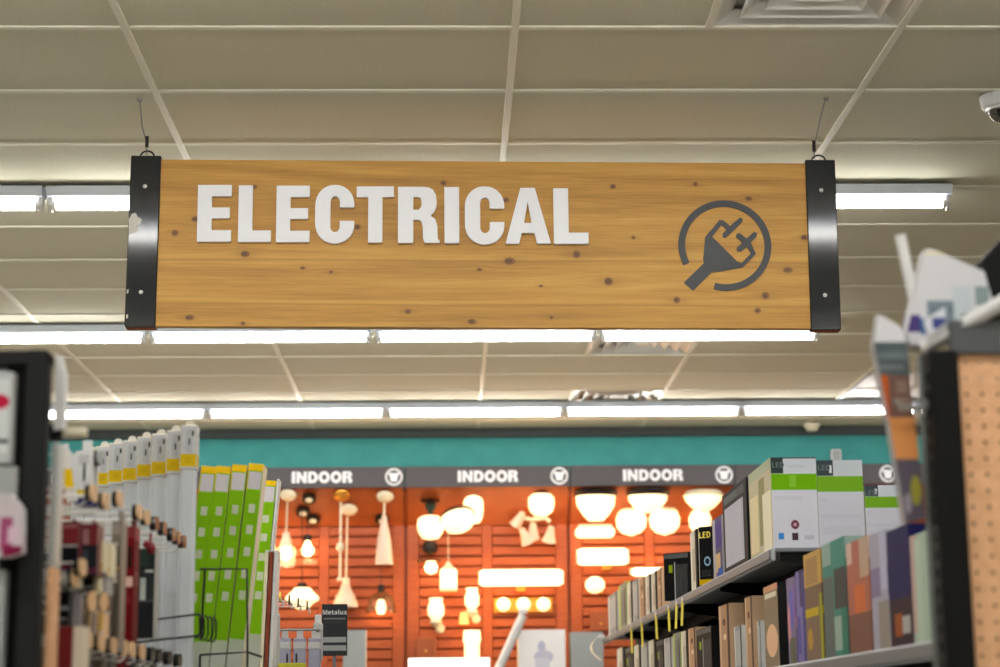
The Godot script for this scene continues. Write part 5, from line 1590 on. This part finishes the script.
	var rb := thing("red_plug_pack", "small bright red knobbly pack hanging before the charcoal pack", "package", rp, g)
	var bright := paint("bright_red", Color(0.50, 0.03, 0.09), 0.4)
	part(rb, "red_body", ball(0.0095, 1.4, 14), bright, Vector3(0, 0.016, 0))
	part(rb, "red_lobe", ball(0.007, 1.2, 12), bright, Vector3(-0.01, 0.024, 0.002))
	part(rb, "hang_tab", cube(Vector3(0.006, 0.024, 0.004), 0.001), bright, Vector3(-0.002, 0.036, 0))
	# oval price holders of the middle row
	for q in [[91.5, 601, 3.38], [103.5, 602, 3.42], [75, 577, 3.33]]:
		var p := W(q[0], q[1], q[2] - 0.04)
		var ov := thing("oval_price_holder", "peach oval price holder %s" % ("above the silver-edged pack" if q[0] == 91.5 else "above the thin gold pack by the taupe pack" if q[0] > 100 else "under the wine-topped pack"), "price tag", p, "oval price holders among the packs")
		part(ov, "card", turned([Vector2(0, 0), Vector2(0.013, 0), Vector2(0.013, 0.002), Vector2(0, 0.002)], 20), peach, Vector3.ZERO, Vector3(PI / 2, 0.95, 0)).scale = Vector3(0.85, 1, 1.35)
		part(ov, "backing", turned([Vector2(0, 0), Vector2(0.0135, 0), Vector2(0.0135, 0.004), Vector2(0, 0.004)], 20), dark, Vector3(-0.003, 0, -0.002), Vector3(PI / 2, 0.95, 0)).scale = Vector3(0.85, 1, 1.35)
		part(ov, "tag_wire", swept([Vector3(-0.985 - p.x, 0, -0.003), Vector3(-0.002, 0, -0.003)], 0.002, 6), mats.steel_white)
	# lower row
	for q in [[3.3, -0.66, taupe], [3.42, -0.66, peach], [3.541, -0.66, slate], [3.66, -0.655, taupe], [3.752, -0.655, slate], [3.874, -0.65, red], [4.004, -0.65, slate], [4.1, -0.65, taupe], [4.246, -0.65, slate]]:
		var nm := "taupe" if q[2] == taupe else "peach" if q[2] == peach else "slate" if q[2] == slate else "dark red"
		for k in 3:
			blister("%s lower-row blister pack, %s from the tip of the %s hook" % [nm, ORD[k], ORD[mini(9, int((q[0] - 3.3) / 0.105))]], 1.638, q[0], q[1] - k * 0.032, 0.026, 0.16, 0.07, q[2], q[2], "blister packs on the lower peg hooks")
	# red carton with cream side
	var a := W(52, 628, 3.22)
	var c := thing("red_carton", "dark red carton with cream side under the peg hooks", "carton", Vector3(a.x + 0.026, 1.45, -3.2))
	part(c, "body", carton_mesh(Vector3(0.036, a.y - 1.45, 0.05), mats.cream, paint("carton_red", Color(0.46, 0.05, 0.08), 0.4), mats.cream, 1.0), null)
	part(c, "cream_side", cube(Vector3(0.018, a.y - 1.45, 0.05), 0.001), art("cream_text", Color(0.88, 0.82, 0.74), [[0.35, 0.4, 0.6, 0.9, Color(0.55, 0.4, 0.38), 2]]), Vector3(0.0275, (a.y - 1.45) * 0.5, 0.0))
	part(o_shelf(), "deck", cube(Vector3(0.36, 0.02, 1.3), 0.002), mats.shelf_grey, Vector3(0.18, -0.01, 0))
	# packages higher up, beside the white sleeves
	var hy := W(84, 452, 3.75).y
	make_hook("white peg hook with oval price holder beside the sleeves' labels", hy - 0.03, 3.78, "peg hooks in the top row", -0.7, mats.grey_card)
	var py := art("yellow_navy", Color(0.86, 0.86, 0.86), [[0.2, 0.08, 0.8, 0.25, Color(0.3, 0.3, 0.32), 2], [0.45, 0.2, 0.6, 0.6, Color(0.1, 0.1, 0.12), 1], [0, 0.72, 1, 0.86, Color(0.92, 0.78, 0.08)], [0, 0.86, 1, 1, Color(0.12, 0.14, 0.36)]])
	var p0 := W(77, 507, 3.78)
	var p1 := W(96, 453, 3.78)
	var s := thing("yellow_navy_pack", "white pack with yellow and navy bands hanging before the sleeves", "package", Vector3((p0.x + p1.x) * 0.5, p0.y, -3.78))
	part(s, "body", carton_mesh(Vector3(p1.x - p0.x, p1.y - p0.y, 0.06), py, py, mats.white_card, 1.0), null)
	part(s, "hang_tab", cube(Vector3(0.02, 0.03, 0.003), 0.001), mats.white_card, Vector3(0, p1.y - p0.y + 0.01, 0))
	p0 = W(66, 502, 3.7)
	p1 = W(60, 452, 3.7)
	s = thing("yellow_striped_pack", "slanting white strip with yellow middle beside the end cap", "package", Vector3(p0.x + 0.012, p0.y, -3.7))
	part(s, "body", carton_mesh(Vector3(0.018, 0.1, 0.02), mats.white_card, art("strip_yellow", Color(0.88, 0.86, 0.84), [[0, 0.36, 1, 0.78, Color(0.92, 0.76, 0.08)]]), mats.white_card, 1.0), null, Vector3.ZERO, Vector3(0, 0, 0.16))
	part(s, "hang_tab", cube(Vector3(0.012, 0.02, 0.003), 0.001), mats.white_card, Vector3(-0.016, 0.104, 0), Vector3(0, 0, 0.16))


func o_shelf() -> Node3D:
	return thing("short_shelf", "short grey shelf under the lower peg hooks", "shelf", Vector3(-0.985, 1.45, -3.8))


func build_far_pegs() -> void:
	# grey packs and clips farther down the aisle
	var lav: Material = paint("lavender_pack", Color(0.6, 0.6, 0.67), 0.4)
	var silver: Material = paint("silver_pack", Color(0.74, 0.74, 0.73), 0.3)
	var g := "grey packs on hooks down the aisle"
	for k in 3:
		var a := W(278 + k * 15.0, 656, 6.4)
		var b := W(291.5 + k * 15.0, 638, 6.4)
		var o := thing("lavender_pack", "lavender grey hanging pack past the wire rack, %s from the slim boxes" % ORD[k], "package", Vector3((a.x + b.x) * 0.5, a.y - 0.06, -6.4), g)
		part(o, "body", cube(Vector3(b.x - a.x - 0.003, b.y - a.y + 0.06, 0.03), 0.004), lav, Vector3(0, (b.y - a.y + 0.06) * 0.5, 0))
		part(o, "band", cube(Vector3(b.x - a.x - 0.002, 0.024, 0.032), 0.002), silver, Vector3(0, b.y - a.y + 0.035, 0))
		part(o, "hang_tab", cube(Vector3(0.022, 0.03, 0.004), 0.001), silver, Vector3(0, b.y - a.y + 0.072, 0))
	var bar := thing("peg_bar", "thin grey peg bar carrying the lavender packs", "hook", Vector3(-1.0, W(300, 630, 6.4).y, -6.4))
	part(bar, "bar", swept([Vector3(0, 0, 0), Vector3(0.56, 0, 0)], 0.004, 6), mats.wire)
	part(bar, "end_stop", ball(0.008, 1.0, 10), mats.wire, Vector3(0.56, 0, 0))
	# row of small clip packs with pale oval tags
	for k in 5:
		var px := 270.0 + k * 9.0
		var z := 5.9 + k * 0.25
		var p := W(px, 600 + k * 2.5, z)
		var o := thing("clip_pack", "small silver clip pack past the wire rack, %s from the slim boxes" % ORD[k], "package", p, "silver clip packs down the aisle")
		part(o, "clip", swept([Vector3(0, 0, 0), Vector3(0.006, 0.012, 0), Vector3(0.012, 0.004, 0), Vector3(0.013, -0.012, 0)], 0.004, 6), silver)
		part(o, "oval_tag", turned([Vector2(0, -0.002), Vector2(0.016, -0.002), Vector2(0.016, 0.002), Vector2(0, 0.002)], 16), mats.black_card if k != 1 else mats.tag_yellow, Vector3(0.004, 0.018, 0), Vector3(0, 0, PI / 2))
		part(o, "peg_wire", swept([Vector3(0.0, 0.012, 0), Vector3(-1.0 - p.x, 0.012, 0)], 0.002, 5), mats.steel_white)
	for q in [[275, 612, 656, 6.0, silver, "long silver pack hanging beside the slim boxes"], [318, 622, 650, 6.6, silver, "silver pack with curled top next to the black placard"]]:
		var a := W(q[0] - 5, q[2], q[3])
		var b := W(q[0] + 5, q[1], q[3])
		var o := thing("silver_pack", q[5], "package", Vector3((a.x + b.x) * 0.5, a.y - 0.04, -q[3]), g)
		part(o, "body", cube(Vector3(b.x - a.x, b.y - a.y + 0.04, 0.03), 0.008), q[4], Vector3(0, (b.y - a.y + 0.04) * 0.5, 0))
		part(o, "header", cube(Vector3((b.x - a.x) * 0.7, 0.03, 0.01), 0.003), mats.white_card, Vector3(0, b.y - a.y + 0.05, 0))
	# small pack with yellow label at the very bottom
	var yp := W(292, 663, 5.9)
	var yo := thing("yellow_label_pack", "low pack with yellow-green label and two dark ovals", "package", yp - Vector3(0, 0.06, 0))
	part(yo, "body", cube(Vector3(0.085, 0.06, 0.03), 0.004), paint("lime_yellow", Color(0.72, 0.72, 0.15), 0.5), Vector3(0, 0.03, 0))
	for s in [-1.0, 1.0]:
		part(yo, "oval_tag", turned([Vector2(0, -0.002), Vector2(0.014, -0.002), Vector2(0.014, 0.002), Vector2(0, 0.002)], 16), mats.black_card, Vector3(s * 0.014, 0.075, 0.01), Vector3(0, 0, PI / 2))
	# black placard
	var Z := 7.0
	var a := W(321.5, 656, Z)
	var b := W(347.5, 604, Z)
	var w := b.x - a.x
	var h := b.y - a.y
	var pl := thing("price_placard", "black price placard with white lettering and two white rows", "sign", Vector3((a.x + b.x) * 0.5, a.y, -Z))
	part(pl, "board", cube(Vector3(w, h, 0.006), 0.001), art("placard", Color(0.22, 0.235, 0.24), [[0.08, 0.27, 0.94, 0.3, Color(0.5, 0.5, 0.5)], [0.1, 0.34, 0.8, 0.37, Color(0.34, 0.36, 0.36), 2], [0.08, 0.42, 0.2, 0.62, Color(0.3, 0.32, 0.32), 2]]), Vector3(0, h * 0.5, 0))
	words(pl, "lettering", "Metalux", 0.0165, mats.white_card, Vector3(0, h * 0.84, 0.0035), 0.0006)
	for yy in [0.12, 0.28]:
		part(pl, "price_row", cube(Vector3(w * 0.92, h * 0.105, 0.002), 0.0005), mats.grey_card, Vector3(0, h * (yy + 0.03), 0.0042))
	part(pl, "post", cube(Vector3(0.012, a.y, 0.008), 0.001), mats.shelf_grey, Vector3(0, -a.y * 0.5 + 0.01, -0.008))
	part(pl, "foot", cube(Vector3(0.14, 0.012, 0.14), 0.003), mats.shelf_grey, Vector3(0, -a.y + 0.006, -0.008))


# ---------------------------------------------------------------- end cap at the near left
func build_left_end_cap() -> void:
	var Z := 3.0
	var xr := -0.641
	var top := 2.108
	var o := thing("left_end_cap", "black-framed end cap with hanging goods at the aisle's left", "display", Vector3(xr, 0, -Z))
	part(o, "front_upright", cube(Vector3(0.036, top, 0.04), 0.004), mats.fixture_dark, Vector3(-0.018, top * 0.5, -0.02))
	part(o, "inner_upright", cube(Vector3(0.03, top - 0.01, 0.03), 0.003), mats.fixture_black, Vector3(-0.054, top * 0.5, -0.035))
	part(o, "top_rail", cube(Vector3(0.9, 0.022, 0.05), 0.003), mats.fixture_dark, Vector3(-0.45, top - 0.012, -0.026))
	part(o, "back_board", cube(Vector3(0.9, top - 0.03, 0.012), 0.0), paint("end_grey", Color(0.48, 0.5, 0.5), 0.6), Vector3(-0.47, top * 0.5, -0.075))
	part(o, "far_upright", cube(Vector3(0.04, top, 0.05), 0.003), mats.fixture_dark, Vector3(-0.9, top * 0.5, -0.025))
	for k in 22:
		part(o, "slot", cube(Vector3(0.009, 0.016, 0.004), 0.001), mats.fixture_black, Vector3(-0.054, 1.45 + k * 0.028, -0.0195))
	# side board: pale metal above, tan board below
	part(o, "side_post", cube(Vector3(0.012, 0.2, 0.05), 0.002), paint("post_pale", Color(0.66, 0.67, 0.66), 0.4), Vector3(0.007, 1.865, -0.07))
	part(o, "side_board", cube(Vector3(0.012, 1.765, 0.05), 0.002), mats.pegboard, Vector3(0.007, 0.8825, -0.07))
	var t := thing("paper_tag", "white curled paper tag on the left end cap's top corner", "tag", Vector3(xr + 0.006, 1.985, -Z - 0.065))
	var m := MB.new()
	m.plate(PackedVector2Array([Vector2(-0.004, 0.0), Vector2(0.012, 0.004), Vector2(0.011, 0.09), Vector2(0.004, 0.122), Vector2(-0.005, 0.126)]), -0.012, 0.012)
	part(t, "paper", m.done(), mats.white_card)
	part(t, "clip", cube(Vector3(0.01, 0.016, 0.02), 0.002), mats.black_card, Vector3(0.002, -0.004, 0))
	var arm := thing("sign_arm", "short cream arm poking out from the left end cap", "arm", W(61, 433, 3.12))
	part(arm, "arm", swept([Vector3(-0.01, 0, 0), Vector3(0.042, 0.001, 0)], 0.0085, 10), mats.cream)
	part(arm, "mount", cube(Vector3(0.012, 0.026, 0.026), 0.003), mats.black_card, Vector3(-0.012, 0, 0))
	# packages on its front
	var wp := art("red_dot_pack", Color(0.72, 0.74, 0.74), [[0.2, 0.08, 0.95, 0.9, Color(0.80, 0.82, 0.82)], [0.45, 0.25, 0.95, 0.42, Color(0.72, 0.12, 0.24), 1], [0.3, 0.75, 0.95, 0.8, Color(0.25, 0.25, 0.27)]])
	var specs := [[-32, 13, 372, 462, wp, "white package with a red dot on the left end cap"], [-32, 15, 466, 505, mats.grey_card, "grey package below the red dot package"]]
	for q in specs:
		var a := W(q[0], q[3], 2.985)
		var b := W(q[1], q[2], 2.985)
		var p := thing("end_cap_package", q[5], "package", Vector3((a.x + b.x) * 0.5, a.y, -3.0), "packages on the left end cap")
		part(p, "body", carton_mesh(Vector3(b.x - a.x, b.y - a.y, 0.03), mats.white_card, q[4], mats.white_card, 1.0), null)
		part(p, "hook", swept([Vector3(0, b.y - a.y - 0.006, 0.016), Vector3(0, b.y - a.y - 0.006, -0.07)], 0.002, 6), mats.wire)
	flat_package("pink_package", "pink and white shaped package low on the left end cap", "package", [[-25, 492], [12, 495], [22, 508], [22, 552], [10, 556], [-25, 556]], 2.96, 0.03, art("pink_print", Color(0.78, 0.74, 0.76), [[0.55, 0.4, 0.8, 0.9, Color(0.62, 0.3, 0.45)], [0.7, 0.55, 0.95, 0.8, Color(0.82, 0.72, 0.78)], [0.6, 0.85, 1, 1, Color(0.5, 0.12, 0.28)]]))
	var q0 := W(-30, 667, 2.985)
	var q1 := W(5, 570, 2.985)
	var lp := thing("end_cap_package", "pale grey tall package under the pink one", "package", Vector3((q0.x + q1.x) * 0.5, q0.y - 0.1, -3.0), "packages on the left end cap")
	part(lp, "body", carton_mesh(Vector3(q1.x - q0.x, q1.y - q0.y + 0.1, 0.03), mats.grey_card, mats.grey_card, mats.grey_card, 1.0), null)
	part(lp, "hook", swept([Vector3(0, q1.y - q0.y + 0.09, 0.016), Vector3(0, q1.y - q0.y + 0.09, -0.07)], 0.002, 6), mats.wire)
